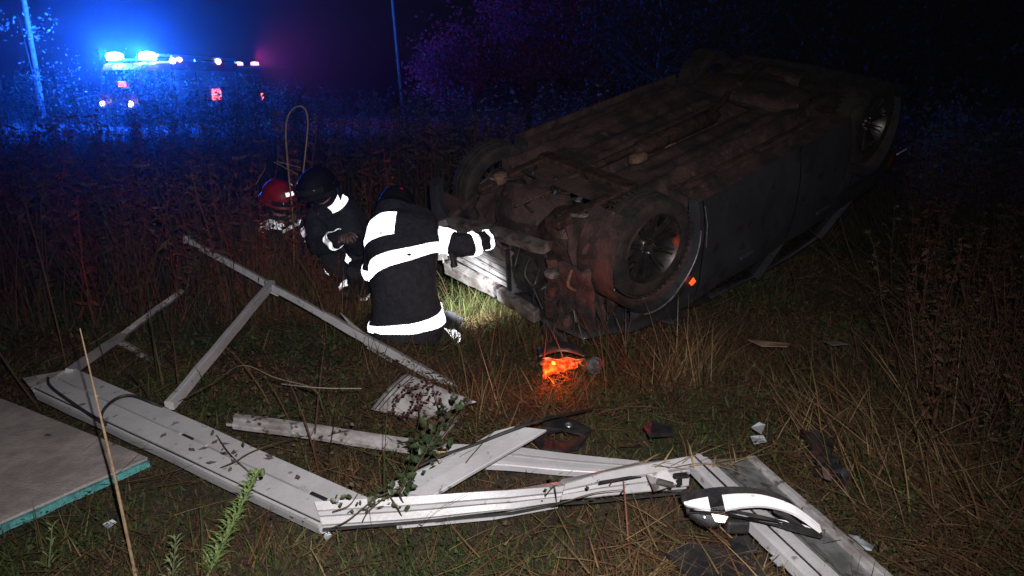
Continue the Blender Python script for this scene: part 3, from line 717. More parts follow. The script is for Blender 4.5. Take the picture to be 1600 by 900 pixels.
lmp = thing('lamp_housing', 'clear and black broken lamp housing under the left end of the chrome trim', 'car part', at(1110, 820, 0))
b = MB(); rows = []
for i in range(11):
    t = i / 10; rows.append([at(1078 + 68 * t, 800 + 6 * t + 22 * math.sin(PI * min(t * .9 + .1, 1)) * k / 6, .2 - .07 * (k / 6) ** 2) for k in range(7)])
b.rings(rows, closed=False); b.build('lens', mat('clear_lens', (.10, .11, .12), (.05, .05, .055), rough=.08, scale=12, spec=.9), lmp, smooth=True, solid=.006)
b = MB(); b.add([at(1112, 803, .21), at(1138, 806, .21), at(1132, 817, .19), at(1118, 815, .19)], [(0, 1, 2, 3)]); b.build('reflector', mat('pink_bronze_reflector', (.5, .36, .32), rough=.25, metal=.6), lmp, solid=.005)
b = MB(); b.box(at(1150, 818, .14), (.08, .06, .05)); b.build('socket', M_plastic, lmp, bevel=.01)

# slab with turquoise foam edge
zs = .10
q0, q1, q2, q3 = at(-60, 598, zs), at(212, 712, zs), at(236, 722, zs), at(-30, 828, zs)
sl = thing('insulated_board', 'grey dusty board with turquoise foam edge at lower left', 'board', at(60, 740, 0))
b = MB(); poly = [at(-160, 560, zs), at(232, 716, zs), at(-10, 822, zs), at(-260, 905, zs)]
def slab(name, poly, z0, z1, m, par, jag=0):
    b = MB(); n = len(poly); pts = []
    for i in range(n):
        a, c = poly[i], poly[(i + 1) % n]
        for k in range(12):
            p = a.lerp(c, k / 12); j = Vector((ns(p, 14, z0 * 50), ns(p, 14, 3 + z0 * 50), 0)) * jag; pts.append(p + j)
    N = len(pts); b.add([Vector((p.x, p.y, z0)) for p in pts] + [Vector((p.x, p.y, z1)) for p in pts], [tuple(range(N))[::-1], tuple(range(N, 2 * N))] + [(i, (i + 1) % N, N + (i + 1) % N, N + i) for i in range(N)])
    return b.build(name, m, par)
slab('facing', poly, .095, .105, M_board, sl, .006)
slab('foam_core', [p + Vector((.010, -.012, 0)) for p in poly], .066, .0945, M_foam, sl, .012)
FOOT.append([(p.x, p.y) for p in poly])

# black plastic bracket
bp_ = MB()
def poly_plate(b, pix, z, hz=None):
    pts = [at(x, y, (z if hz is None else z + hz[i])) for i, (x, y) in enumerate(pix)]
    return b.add(pts, [tuple(range(len(pts)))])
pb_ = thing('plastic_bracket', 'torn black plastic panel with holes behind the raised end of the plank', 'car part', at(880, 690, 0))
for nm, pix, z, hz in (('upper_web', [(853, 649), (893, 656), (925, 672), (912, 680), (880, 672), (850, 678), (846, 668)], .13, [.06, .03, 0, 0, .03, .03, .05]),
                   ('side_web', [(925, 672), (905, 700), (880, 707), (893, 690), (912, 680)], .11, None),
                   ('lower_web', [(830, 682), (850, 678), (862, 690), (893, 690), (880, 706), (845, 703)], .10, None)):
    b = MB(); poly_plate(b, pix, z, hz); b.build(nm, M_plastic, pb_, solid=.014)
b = MB(); b.lathe(at(888, 664, .165), (0, -.4, 1), [(0, 0), (.004, .012), (.0, .017)], 12); b.build('bolt_head', M_metal, pb_)
for args in (('scrap_panel', 'small flat black scrap lying in grass right of the bracket', [(1005, 668), (1020, 660), (1050, 668), (1052, 680), (1015, 682)], .10, M_plastic),
             ('scrap_panel', 'bluish bumper scrap lying in grass below the near front wheel', [(1030, 487), (1062, 484), (1068, 500), (1062, 508), (1034, 502)], .10, M_paint),
             ('scrap_panel', 'folded dark scrap at the bottom edge below the lamp housing', [(1040, 868), (1075, 850), (1130, 858), (1205, 880), (1190, 915), (1080, 905)], .07, M_plastic),
             ('scrap_panel', 'dark tilted scrap touching the bottom edge at centre right', [(1140, 846), (1165, 838), (1185, 862), (1150, 868)], .12, M_plastic)):
    b = MB(); poly_plate(b, args[2], args[3], [.05 * ((i * 37) % 10) / 10 for i in range(len(args[2]))]); o = b.build(args[0], args[4], solid=.015, bevel=.003); tag(o, args[1], 'debris')
# dark torn bumper corner on the right
bc = thing('bumper_corner', 'dark torn bumper corner standing in the grass right of the sash', 'car part', at(1300, 780, 0))
b = MB(); rows = []
for i in range(15):
    t = i / 14; rows.append([at(1278 + 40 * t + 10 * math.sin(k * .9), 712 + 75 * t, .05) + Vector((.05 * ns((t * 5, k, 0)), .026 * k, .08 * math.sin(PI * (k + 1) / 8) + .05 * ns((t * 6, k * .9, 0), 1.3))) for k in range(7)])
b.rings(rows, closed=False); b.build('shell', M_plastic, bc, smooth=True, solid=.008)
b = MB(); b.add([at(1283, 728, .14), at(1296, 735, .15), at(1300, 752, .14), at(1288, 748, .13)], [(0, 1, 2, 3)]); b.build('torn_liner', mat('pinkish_plastic', (.16, .11, .11), (.08, .05, .05), rough=.5, scale=15), bc, solid=.005)
# pale shards
def shard(pix, z, label, m=M_chrome_bright, name='shard', par=None):
    b = MB(); poly_plate(b, pix, z, [.02 * ((i * 53) % 7) / 7 for i in range(len(pix))]); o = b.build(name, m, par, solid=.004)
    if par is None: tag(o, label, 'debris')
M_pale = mat('pale_blue_white_plastic', (.48, .52, .55), (.36, .4, .43), rough=.4, scale=10, spots=((.08, .06, .05), .6, .7), sscale=20)
shard([(1320, 835), (1340, 838), (1365, 855), (1362, 860), (1340, 857), (1324, 843)], .08, 'pale pointed shard in grass right of the sash', M_pale)
shard([(1174, 668), (1186, 660), (1196, 664), (1190, 678)], .12, 'pale crumpled scrap standing upright among grass right of centre', M_pale)
shard([(1172, 682), (1192, 680), (1198, 690), (1178, 694)], .09, 'flat pale scrap just below the crumpled one', M_pale)
shard([(1186, 848), (1190, 846), (1212, 866), (1208, 868)], .09, 'thin pale splinter left of the sash rail', M_pale, 'splinter')
shard([(1203, 872), (1208, 870), (1222, 884), (1215, 884)], .09, 'short pale splinter at the bottom beside the sash rail', M_pale, 'splinter')
shard([(160, 820), (176, 812), (182, 816), (168, 826)], .05, 'tiny pale chip in dark grass below the board', M_pale, 'chip')
shard([(505, 838), (513, 830), (518, 836), (510, 846)], .05, 'tiny pale chip below the corner of the frame', M_pale, 'chip')
shard([(1168, 531), (1200, 534), (1236, 537), (1230, 542), (1190, 541)], .12, 'beige strip lying in grass beyond the debris at right', mat('beige_strip', (.30, .19, .13), (.2, .13, .09), rough=.8, scale=12), 'beige_strip')
shard([(1287, 533), (1310, 534), (1328, 538), (1300, 540)], .12, 'faint grey strip in dark grass right of the beige one', mat('grey_strip', (.14, .14, .13), rough=.8), 'grey_strip')

# glowing amber lamp torn off the car
lt = thing('torn_off_lamp', 'torn off lamp on the ground glowing orange', 'lamp', at(880, 580, 0))
c = at(866, 572, .13)
b = MB(); b.lathe(c + Vector((0, .03, 0)), (.2, -1, .1), [(-.03, 0), (-.028, .008), (-.012, .012), (.0, .009), (.004, 0)], 14); b.build('bulb', E_orange, lt, smooth=True)
E_lens = emis('glowing_amber_lens', (1, .085, .012), 1.5)
n_ = E_lens.node_tree; tn = n_.nodes.new('ShaderNodeTexNoise'); tn.inputs['Scale'].default_value = 38; tn.inputs['Detail'].default_value = 4; tco = n_.nodes.new('ShaderNodeTexCoord'); mp = n_.nodes.new('ShaderNodeMapRange')
n_.links.new(tco.outputs['Object'], tn.inputs[0]); n_.links.new(tn.outputs[0], mp.inputs[0]); mp.inputs[1].default_value = .42; mp.inputs[2].default_value = .68; mp.inputs[3].default_value = .25; mp.inputs[4].default_value = 3.6
n_.links.new(mp.outputs[0], n_.nodes['Principled BSDF'].inputs['Emission Strength'])
b = MB(); rows = []
for i in range(15):
    t = i / 14; rows.append([at(848 + 54 * t, 565 + (6 + 19 * (1 - t) ** .7 + 3 * ns((t * 9, 0, 0), 1)) * k / 6 - 4 * math.sin(PI * t), .13 - .05 * (k / 6) ** 2) + Vector((0, -.02 + .012 * ns((t * 8, k, 0), 1), .008 * ns((t * 6, k * .8, 2), 1))) for k in range(7)])
b.rings(rows, closed=False); b.build('lens', E_lens, lt, smooth=True, solid=.004)
b = MB(); rows = []
for i in range(15):
    t = i / 14; rows.append([at(842 + 72 * t, 562 - 6 * math.sin(PI * t), .15) + Vector((0, .028 * k, .05 * math.sin(PI * (k + 1) / 7) * (.5 + .5 * math.sin(PI * t)) + .004)) for k in range(6)])
b.rings(rows, closed=False); b.build('housing', M_plastic, lt, smooth=True, solid=.008)
b = MB(); rows = []
for i in range(11):
    t = i / 10; rows.append([at(848 + 64 * t + 5 * math.sin(k * 1.7), 563 + (10 + 12 * math.sin(2 + 5 * t) * .5) * k / 5, .14 - .06 * k / 5) + Vector((0, .03 + .02 * math.sin(i * 1.3 + k), 0)) for k in range(6)])
b.rings(rows, closed=False); b.build('reflector', mat('amber_reflector', (.8, .25, .08), rough=.35, metal=.2), lt, smooth=True, solid=.004)
ll = lamp('amber_bulb_light', 'POINT', c + Vector((0, -.05, .0)), 5.0, (1, .09, .008), .015); ll.parent = lt; ll.location = ll.location - Vector(lt.location)
cn = thing('lamp_socket', 'small dark round socket with a red tip beside the glowing lamp', 'car part', at(928, 580, 0))
b = MB(); b.lathe(at(925, 571, .10), (.5, -1, .3), [(-.06, 0), (-.06, .04), (.02, .045), (.03, .05), (.03, .042), (.0, .038), (0, 0)], 18); b.build('shell', mat('grey_socket', (.05, .06, .065), (.12, .13, .13), rough=.3, scale=30), cn, smooth=True)
b = MB(); b.lathe(at(940, 566, .11), (1, -.4, .2), [(-.02, 0), (-.02, .025), (.02, .022), (.02, 0)], 12); b.build('tip', mat('dull_red_plastic', (.3, .03, .04), rough=.4), cn, smooth=True)

# ================================================================== PEOPLE
class Limb:
    """a sleeve, trunk or trouser leg: rings along a path, wrinkled, so tape can follow it"""
    def __init__(s, pts, side, wr=.012, seed=0, sq=2.0):
        # pts: (pos, half width, half depth)
        s.P = catmull([p[0] for p in pts], 8); A = catmull([Vector((p[1], p[2], 0)) for p in pts], 8)
        s.A = [(a.x, a.y) for a in A]; s.wr = wr * 1.25; s.seed = seed; s.sq = sq
        s.fr = []; side = Vector(side)
        for i in range(len(s.P)):
            t = (s.P[min(i + 1, len(s.P) - 1)] - s.P[max(i - 1, 0)]).normalized()
            u = (side - t * side.dot(t)).normalized(); s.fr.append((u, t.cross(u)))
    def ev(s, t, ang, off=0):
        f = max(0, min(.9999, t)) * (len(s.P) - 1); i = int(f); k = f - i
        P = s.P[i].lerp(s.P[i + 1], k); a = s.A[i][0] * (1 - k) + s.A[i + 1][0] * k; b = s.A[i][1] * (1 - k) + s.A[i + 1][1] * k
        u = s.fr[i][0].lerp(s.fr[i + 1][0], k); v = s.fr[i][1].lerp(s.fr[i + 1][1], k)
        ca, sa_ = math.cos(ang), math.sin(ang); e = 2 / s.sq
        x = math.copysign(abs(ca) ** e, ca); y = math.copysign(abs(sa_) ** e, sa_)
        w = s.wr * (noise.noise(Vector((math.cos(ang) * 1.3, math.sin(ang) * 1.3, t * 7 + s.seed))) * 1.6 + .6 * noise.noise(Vector((ang * 1.1, t * 16, s.seed))))
        return P + u * x * (a + w + off) + v * y * (b + w + off)
    def mesh(s, b, t0=0, t1=1, nt=26, na=28, off=0, caps=True):
        rs = [[s.ev(t0 + (t1 - t0) * i / nt, 2 * PI * k / na, off) for k in range(na)] for i in range(nt + 1)]
        return b.rings(rs, True, caps)
    def band(s, b, t0, t1, a0=0, a1=360, off=.007, skew=0, nt=4, na=36):
        a0, a1 = R(a0), R(a1); n = max(4, int(na * (a1 - a0) / (2 * PI)))
        rs = []
        for i in range(nt + 1):
            rs.append([s.ev(t0 + (t1 - t0) * i / nt + skew * math.cos(a0 + (a1 - a0) * k / n) + (.03 * math.sin(a0 + (a1 - a0) * k / n) if skew and t0 < .2 else 0), a0 + (a1 - a0) * k / n, off) for k in range(n + 1)])
        return b.rings(rs, False)
def skinned(name, chain, edges, m, parent, sub=1):
    """one continuous surface grown round connected joints"""
    off = origin(parent); me = bpy.data.meshes.new(name)
    me.from_pydata([tuple(Vector(p) - off) for p, r in chain], edges, []); me.materials.append(m)
    o = bpy.data.objects.new(name, me); COL.objects.link(o); o.parent = parent
    md = o.modifiers.new('skin', 'SKIN'); md.use_smooth_shade = True
    for i, (p, r) in enumerate(chain):
        r = r if isinstance(r, tuple) else (r, r)
        me.skin_vertices[0].data[i].radius = r; me.skin_vertices[0].data[i].use_root = (i == 0)
    sb = o.modifiers.new('sub', 'SUBSURF'); sb.levels = sub; sb.render_levels = sub
    return o
def glove(parent, wrist, d, palm_up, m, curl=.9, thumb=1):
    d = Vector(d).normalized(); up_ = Vector(palm_up); sd = d.cross(up_).normalized(); dn = d.cross(sd).normalized()
    if dn.dot(up_) > 0: dn = -dn
    W_ = Vector(wrist); ch = [(W_, .026), (W_ + d * .035, (.034, .022)), (W_ + d * .07, (.038, .020))]; ed = [(0, 1), (1, 2)]
    for i, (o_, L) in enumerate(((-.032, .075), (-.011, .084), (.011, .08), (.031, .064))):
        a = W_ + d * .085 + sd * o_ ; c1 = curl * (.7 + .12 * i)
        p1 = a + d * .012
        p2 = p1 + (d * math.cos(c1 * .6) + dn * math.sin(c1 * .6)) * L * .45
        p3 = p2 + (d * math.cos(c1 * 1.4) + dn * math.sin(c1 * 1.4)) * L * .33
        p4 = p3 + (d * math.cos(c1 * 2.0) + dn * math.sin(c1 * 2.0)) * L * .25
        k = len(ch); ch += [(p1, .0115), (p2, .0108), (p3, .0100), (p4, .008)]; ed += [(2, k), (k, k + 1), (k + 1, k + 2), (k + 2, k + 3)]
    a = W_ + d * .03 + sd * (-.034 * thumb); k = len(ch)
    ch += [(a, .014), (a + (d * .6 - sd * thumb * .6 + dn * .4) * .035, .0125), (a + (d * .8 - sd * thumb * .35 + dn * .8) * .062, .010)]; ed += [(1, k), (k, k + 1), (k + 1, k + 2)]
    return skinned('glove', ch, ed, m, parent, 1)
def helmet(parent, c, up_, fwd, m, r=.130, bands=(), brim=True, name='helmet'):
    c = Vector(c); up_ = Vector(up_).normalized(); fwd = Vector(fwd); fwd = (fwd - up_ * fwd.dot(up_)).normalized(); sd = fwd.cross(up_)
    def pt(th, ph, k=1.0):   # th 0 top
        x = math.sin(th) * math.cos(ph); y = math.sin(th) * math.sin(ph); z = math.cos(th)
        rr = r * k * (1 + .10 * x * x)
        return c + fwd * x * rr * 1.08 + sd * y * rr * .92 + up_ * z * rr * .95
    b = MB(); rs = []
    for i in range(13):
        th = .02 + 1.62 * i / 12
        rs.append([pt(th, 2 * PI * k / 28) + up_ * (.010 * math.exp(-(math.sin(2 * PI * k / 28) / .16) ** 2) * math.sin(th)) for k in range(28)])
    if brim:
        for e, dz in ((1.05, -.012), (1.16, -.03), (1.17, -.036), (1.04, -.03)):
            rs.append([pt(1.64, 2 * PI * k / 28, e * (1 + .06 * max(0, -math.cos(2 * PI * k / 28)))) + up_ * dz for k in range(28)])
    b.rings(rs, True, False)
    h = b.build(name, m, parent, smooth=True)
    b = MB(); rs = []
    for i in range(7):
        th = 1.5 + .75 * i / 6; rs.append([pt(th, R(-60) + R(120) * k / 14, 1.12) for k in range(15)])
    b.rings(rs, False); b.build('visor', M_visor, h, smooth=True, solid=.003)
    b = MB(); rs = []
    for i in range(6):
        rs.append([pt(1.62, R(100) + R(160) * k / 14, 1.0 + .04 * i) - up_ * .035 * i for k in range(15)])
    b.rings(rs, False); b.build('neck_flap', M_cloth, h, smooth=True, solid=.004)
    for (t0, t1, p0, p1, mm) in bands:
        b = MB(); b.rings([[pt(t0 + (t1 - t0) * i / 3, R(p0) + R(p1 - p0) * k / 8, 1.05) for k in range(9)] for i in range(4)], False); b.build('reflective_sticker', mm, h)
    return h
def person(label, loc, torso, side, armL, armR, legL, legR, head, hup, hfwd, hm, gl, tape, bands, hb=(), group=None, gm=M_glove, sq=2.4, rs=.075, retro=M_retro):
    p = thing('person', label, 'person', loc)
    if group: p['group'] = group
    nk = torso[-1][0]; pel = torso[0][0]
    ch = [(pel, (.13, .10)), (torso[1][0], (.12, .09)), (torso[2][0], (.12, .085)), (torso[-2][0], (.08, .055)), (nk, .05), (Vector(nk).lerp(head, .5), .05), (head - Vector(hup) * .03, (.07, .085)), (head + Vector(hup) * .05, (.07, .085)), (head + Vector(hfwd).normalized() * .085 - Vector(hup) * .01, .016)]
    ed = [(0, 1), (1, 2), (2, 3), (3, 4), (4, 5), (5, 6), (6, 7), (6, 8)]
    for arm in (armL, armR):
        k = len(ch); ch += [(arm[0], .05), (arm[1], .04), (arm[2], .03)]; ed += [(3, k), (k, k + 1), (k + 1, k + 2)]
    for leg in (legL, legR):
        k = len(ch); ch += [(leg[0], .085), (leg[1], .06), (leg[2], .04), (leg[3], .035)]; ed += [(0, k), (k, k + 1), (k + 1, k + 2), (k + 2, k + 3)]
    skinned('body', ch, ed, M_skin, p, 1)
    skinned('flash_hood', [(Vector(nk), (.085, .085)), (head - Vector(hup) * .03, (.088, .104)), (head + Vector(hup) * .05, (.086, .102)), (head + Vector(hfwd).normalized() * .092 - Vector(hup) * .01, .034)], [(0, 1), (1, 2), (1, 3)], M_cloth, p, 1)
    T_ = Limb(torso, side, .014, 3, sq); AL = Limb([(armL[0].lerp(torso[-2][0], .35), .085, .085), (armL[0], rs + .012, rs + .012), (armL[0].lerp(armL[1], .5), rs, rs), (armL[1], rs - .004, rs - .002), (armL[1].lerp(armL[2], .5), rs - .012, rs - .012), (armL[2], rs - .022, rs - .022)], Vector(side), .012, 8)
    AR = Limb([(armR[0].lerp(torso[-2][0], .35), .085, .085), (armR[0], rs + .012, rs + .012), (armR[0].lerp(armR[1], .5), rs, rs), (armR[1], rs - .004, rs - .002), (armR[1].lerp(armR[2], .5), rs - .012, rs - .012), (armR[2], rs - .022, rs - .022)], Vector((0, 0, 1)), .012, 11)
    b = MB(); T_.mesh(b, nt=34, na=40); AL.mesh(b); AR.mesh(b)
    jk = b.build('jacket', M_cloth, p, smooth=True)
    limbs = {'T': T_, 'AL': AL, 'AR': AR}; tr = MB()
    for nm, leg in (('LL', legL), ('LR', legR)):
        L_ = Limb([(leg[0], .10, .10), (leg[0].lerp(leg[1], .5), .098, .098), (leg[1], .078, .078), (leg[1].lerp(leg[2], .5), .078, .078), (leg[2], .07, .07)], Vector((.2, .1, 1)) if abs((leg[1] - leg[0]).normalized().z) < .8 else Vector((1, 0, 0)), .014, 17)
        L_.mesh(tr, na=20); limbs[nm] = L_
    tro = tr.build('trousers', M_trouser, p, smooth=True)
    for leg in (legL, legR):
        b = MB(); d = (leg[3] - leg[2]); b.tube([leg[2] + Vector((0, 0, .03)), leg[2], leg[2].lerp(leg[3], .3), leg[2].lerp(leg[3], .8), leg[3]], [.055, .055, .05, .045, .02], 12); b.build('boot', M_boot, p, smooth=True)
    for arm, sgn, g in ((armL, 1, gl[0]), (armR, -1, gl[1])):
        glove(p, arm[2], g if g else (arm[2] - arm[1]), Vector((0, -.3, 1)), gm, 1.0, sgn)
    for (lim, t0, t1, a0, a1, *sk) in bands:
        b = MB(); limbs[lim].band(b, t0, t1, a0, a1, skew=sk[0] if sk else 0)
        b.build('reflective_band', sk[1] if len(sk) > 1 else retro, tro if lim[0] == 'L' else jk, smooth=True)
    helmet(p, head + Vector(hup) * .04, hup, hfwd, hm, bands=hb)
    return p
Y1 = 4.42
tor = [(atY(633, 528, Y1 - .02), .225, .17), (atY(635, 500, Y1), .225, .175), (atY(633, 455, Y1 + .02), .205, .16), (atY(630, 405, Y1 + .08), .222, .165), (atY(630, 372, Y1 + .14), .235, .15), (atY(634, 350, Y1 + .22), .19, .12), (atY(632, 336, Y1 + .30), .10, .09)]
person('firefighter kneeling with back to camera, right arm reaching to the car nose', at(635, 545, 0), tor, (1, .05, 0),
       [atY(590, 372, Y1 + .22), atY(585, 425, Y1 + .42), atY(650, 440, Y1 + .56)],
       [atY(676, 372, Y1 + .16), atY(728, 384, Y1 + .12), atY(768, 374, Y1 + .22)],
       [atY(610, 522, Y1 + .02), atY(585, 505, Y1 + .50), atY(600, 545, Y1 + .02), atY(605, 556, Y1 - .12)],
       [atY(668, 508, Y1 + .04), atY(712, 508, Y1 + .30), atY(690, 538, Y1 + .0), atY(686, 552, Y1 - .12)],
       atY(620, 330, Y1 + .36), (0.05, .6, .80), (.1, .85, -.5), M_helmet_dark, (None, (.9, .2, -.1)), 'retro',
       [('T', .115, .20, -195, 15, .055), ('T', .46, .535, -190, 10, .065), ('T', .635, .785, -182, -95, .055),
        ('AR', .26, .44, 0, 360), ('AR', .66, .76, 0, 360), ('AR', .90, .97, 0, 360), ('AL', .5, .6, 0, 360), ('LR', .80, .92, 0, 360), ('LL', .86, .92, 220, 300)],
       hb=((1.15, 1.42, -35, -12, M_retro), (1.1, 1.22, 150, 160, M_retro_red), (1.25, 1.35, 70, 90, M_retro_red)), sq=2.7)
ft = thing('hand_torch', 'small hand torch lighting the grass under the car nose', 'torch', atY(712, 402, 4.5))
tp, tq = atY(706, 400, 4.42), atY(711, 421, 4.44)
b = MB(); b.lathe(tp, tq - tp, [(-.03, 0), (-.03, .015), (.04, .015), (.055, .023), (.07, .023)], 14); b.build('barrel', M_gasket, ft, smooth=True)
b = MB(); b.lathe(tp, tq - tp, [(.067, 0), (.0675, .02), (.067, .021)], 14); b.build('lens', E_torch, ft)
tl = lamp('torch_beam', 'SPOT', tq + (tq - tp).normalized() * .03 - Vector(ft.location), 120, (.95, .97, 1), .02, spot_size=R(88), spot_blend=.7); tl.parent = ft
tl.rotation_euler = (at(722, 476, .05) - tq).to_track_quat('-Z', 'Y').to_euler()

Y2 = 5.9
tor = [(atY(470, 428, Y2), .19, .15), (atY(467, 410, Y2), .19, .16), (atY(462, 385, Y2 + .02), .19, .155), (atY(452, 362, Y2 + .05), .20, .15), (atY(443, 348, Y2 + .05), .19, .13), (atY(438, 338, Y2 + .03), .15, .11), (atY(436, 330, Y2), .08, .08)]
person('crouching firefighter in a red helmet at left, partly hidden by dry weeds', at(465, 446, 0), tor, (1, -.1, 0),
       [atY(420, 350, Y2 - .02), atY(430, 385, Y2 - .25), atY(475, 392, Y2 - .33)],
       [atY(480, 352, Y2 - .0), atY(500, 385, Y2 - .18), atY(528, 392, Y2 - .28)],
       [atY(455, 425, Y2), atY(440, 415, Y2 - .38), atY(445, 440, Y2), atY(440, 443, Y2 + .15)],
       [atY(488, 425, Y2), atY(515, 415, Y2 - .32), atY(500, 440, Y2), atY(498, 443, Y2 + .15)],
       atY(436, 312, Y2 - .04), (.15, -.25, .95), (.75, -.6, -.35), M_helmet_red, (None, None), 'retro',
       [('T', .47, .545, -180, 0, .03, M_retro_dirty), ('T', .74, .84, -175, -70, .03, M_retro_dirty), ('AL', .3, .42, 0, 360, 0, M_retro_dirty), ('AR', .32, .42, 0, 360, 0, M_retro_dirty), ('AR', .85, .93, 0, 360, 0, M_retro_dirty)],
       hb=((1.0, 1.22, -20, 15, M_retro), (.75, .9, -80, -62, M_retro), (1.25, 1.45, -60, -42, M_retro)), retro=M_retro_dirty)
Y3 = 5.35
tor = [(atY(560, 430, Y3 + .1), .19, .15), (atY(556, 412, Y3 + .1), .19, .16), (atY(545, 380, Y3 + .08), .19, .155), (atY(532, 350, Y3 + .06), .20, .15), (atY(522, 332, Y3 + .03), .19, .13), (atY(514, 320, Y3), .14, .11), (atY(508, 312, Y3 - .02), .08, .08)]
person('crouching firefighter in a black helmet between the red helmet and the front firefighter', at(545, 460, 0), tor, (.95, -.3, 0),
       [atY(495, 345, Y3 - .04), atY(500, 385, Y3 - .2), atY(530, 372, Y3 - .36)],
       [atY(548, 345, Y3 + .1), atY(556, 385, Y3 - .05), atY(545, 372, Y3 - .36)],
       [atY(545, 425, Y3), atY(518, 405, Y3 - .12), atY(552, 452, Y3 - .2), atY(535, 462, Y3 - .35)],
       [atY(572, 430, Y3), atY(560, 425, Y3 - .38), atY(565, 458, Y3 - .1), atY(550, 462, Y3 - .25)],
       atY(498, 296, Y3 - .06), (-.2, -.15, .95), (-.3, -.85, -.45), M_helmet_dark, (None, None), 'retro',
       [('T', .80, .93, -60, 60, .02), ('AR', .24, .36, 100, 330), ('LL', .26, .36, 0, 360), ('LL', .86, .95, 0, 360, 0, M_retro_dirty), ('LR', .86, .95, 0, 360, 0, M_retro_dirty), ('AL', .86, .95, 0, 360, 0, M_retro_dirty)],
       hb=((1.1, 1.2, 30, 50, M_retro_dirty),), gm=M_glove_pale)

# ================================================================== VEHICLES AND POLES FAR OFF
tx, ty = atY(186, 130, 32.5).x, 32.5
yaw = math.atan2(.42, .907)
TM = Matrix.Translation((tx, ty, -.06)) @ Matrix.Rotation(-R(24), 4, 'Z')
truck = thing('fire_engine', 'fire engine on the road with two blazing blue beacons', 'fire engine', matrix=TM)
# local: -y is the front, x across (width 2.3), z up, body 6 m long going +y
def tb(c, d, name, m, bevel=.04, parent=truck, kind=None):
    b = MB(); b.box(c, d); return b.build(name, m, parent, local=True, bevel=bevel)
b = MB(); rs = []
for x in (-1.15, 1.15): rs.append([(x, 0, .6), (x, -.12, 1.35), (x, .12, 2.35), (x, .35, 2.62), (x, 1.75, 2.66), (x, 1.78, .6)])
b.rings(rs); b.build('cab', M_truck, truck, local=True, bevel=.06)
b = MB(); b.add([(-1.0, -.125, 1.42), (1.0, -.125, 1.42), (.95, .095, 2.28), (-.95, .095, 2.28)], [(0, 1, 2, 3)]); b.build('windscreen', M_carglass, truck, local=True, solid=.03)
for x in (-1.16, 1.16):
    b = MB(); b.add([(x, .25, 1.5), (x, .8, 1.5), (x, .8, 2.3), (x, .35, 2.3)], [(0, 1, 2, 3)]); b.build('cab_window', M_carglass, truck, local=True, solid=.02)
    b = MB(); b.add([(x, .95, 1.5), (x, 1.6, 1.5), (x, 1.6, 2.3), (x, .95, 2.3)], [(0, 1, 2, 3)]); b.build('cab_window', M_carglass, truck, local=True, solid=.02)
    for y0 in (1.95, 3.2, 4.45):
        tb((x, y0 + .55, 1.65), (.03, 1.15, 1.4), 'roller_shutter', M_alu2, .01)
tb((0, 3.8, 1.7), (2.3, 3.95, 2.1), 'body', M_truck)
tb((0, -.16, .72), (2.25, .2, .4), 'front_bumper', M_truckwhite)
for x in (-1.02, 1.02):
    for y in (.75, 4.4):
        b = MB(); b.lathe((x, y, .45), (1, 0, 0), [(-.14, .2), (-.15, .40), (-.1, .46), (.1, .46), (.15, .40), (.14, .2), (.1, 0)], 22); b.build('wheel', M_rubber, truck, local=True, smooth=True)
b = MB()
for x in (-.3, .3): b.bar((x, 1.9, 3.0), (x, 5.6, 2.98), .06, .1)
for k in range(13): b.bar((-.3, 2.0 + k * .29, 2.98), (.3, 2.0 + k * .29, 2.98), .04, .04)
b.build('roof_ladder', M_alu2, truck, local=True)
b = MB(); b.bar((1.1, 1.9, 2.9), (1.1, 5.7, 2.9), .05, .12); b.bar((-1.1, 1.9, 2.9), (-1.1, 5.7, 2.9), .05, .12)
for y in (1.95, 3.2, 4.45, 5.65):
    for x in (-1.1, 1.1): b.bar((x, y, 2.7), (x, y, 2.92), .04, .04, up=(1, 0, 0))
b.build('roof_rail', M_alu2, truck, local=True)
b = MB(); b.box((0, .75, 2.74), (2.3, .3, .1)); b.build('light_bar', M_truckdark, truck, local=True, bevel=.02)
BPOS = []
for x in (-.96, 1.0):
    b = MB(); b.lathe((x, .75, 2.90), (0, 0, 1), [(-.14, 0), (-.14, .33), (.04, .34), (.14, .26), (.19, 0)], 24); b.build('beacon', E_blue, truck, local=True, smooth=True, label='blue beacon flashing on the cab roof')
    BPOS.append(TM @ Vector((x, .40, 3.0)))
for (x, y, z, r) in ((1.16, 1.9, 2.74, .13), (1.2, 2.25, 2.8, .1), (1.19, 4.5, 2.78, .13)):
    b = MB(); b.lathe((x, y, z), (1, -.3, -.2), [(-.06, 0), (-.06, r), (.03, r), (.04, 0)], 16); b.build('work_light', E_warm, truck, local=True)
b = MB(); b.lathe((.85, -.27, .95), (0, -1, 0), [(-.05, 0), (-.05, .12), (.02, .13), (.03, 0)], 14); b.build('headlight', E_head, truck, local=True)
b = MB(); b.lathe((-.85, -.27, .95), (0, -1, 0), [(-.05, 0), (-.05, .12), (.02, .13), (.03, 0)], 14); b.build('headlight', E_head, truck, local=True)
b = MB(); b.box((.35, -.15, 1.75), (.42, .06, .22)); b.build('red_glow_box', E_redm, truck, local=True, bevel=.02)  # glowing box that stands for the red glow on the cab
b = MB(); b.box((1.19, 4.2, 1.3), (.05, .55, .5)); b.build('side_marker', E_redm, truck, local=True, bevel=.05)
for i, bp in enumerate(BPOS):
    l_ = lamp('beacon_light', 'POINT', bp, 15500, (.006, .07, 1), .25)
    l_.parent = truck; l_.matrix_parent_inverse = TM.inverted()

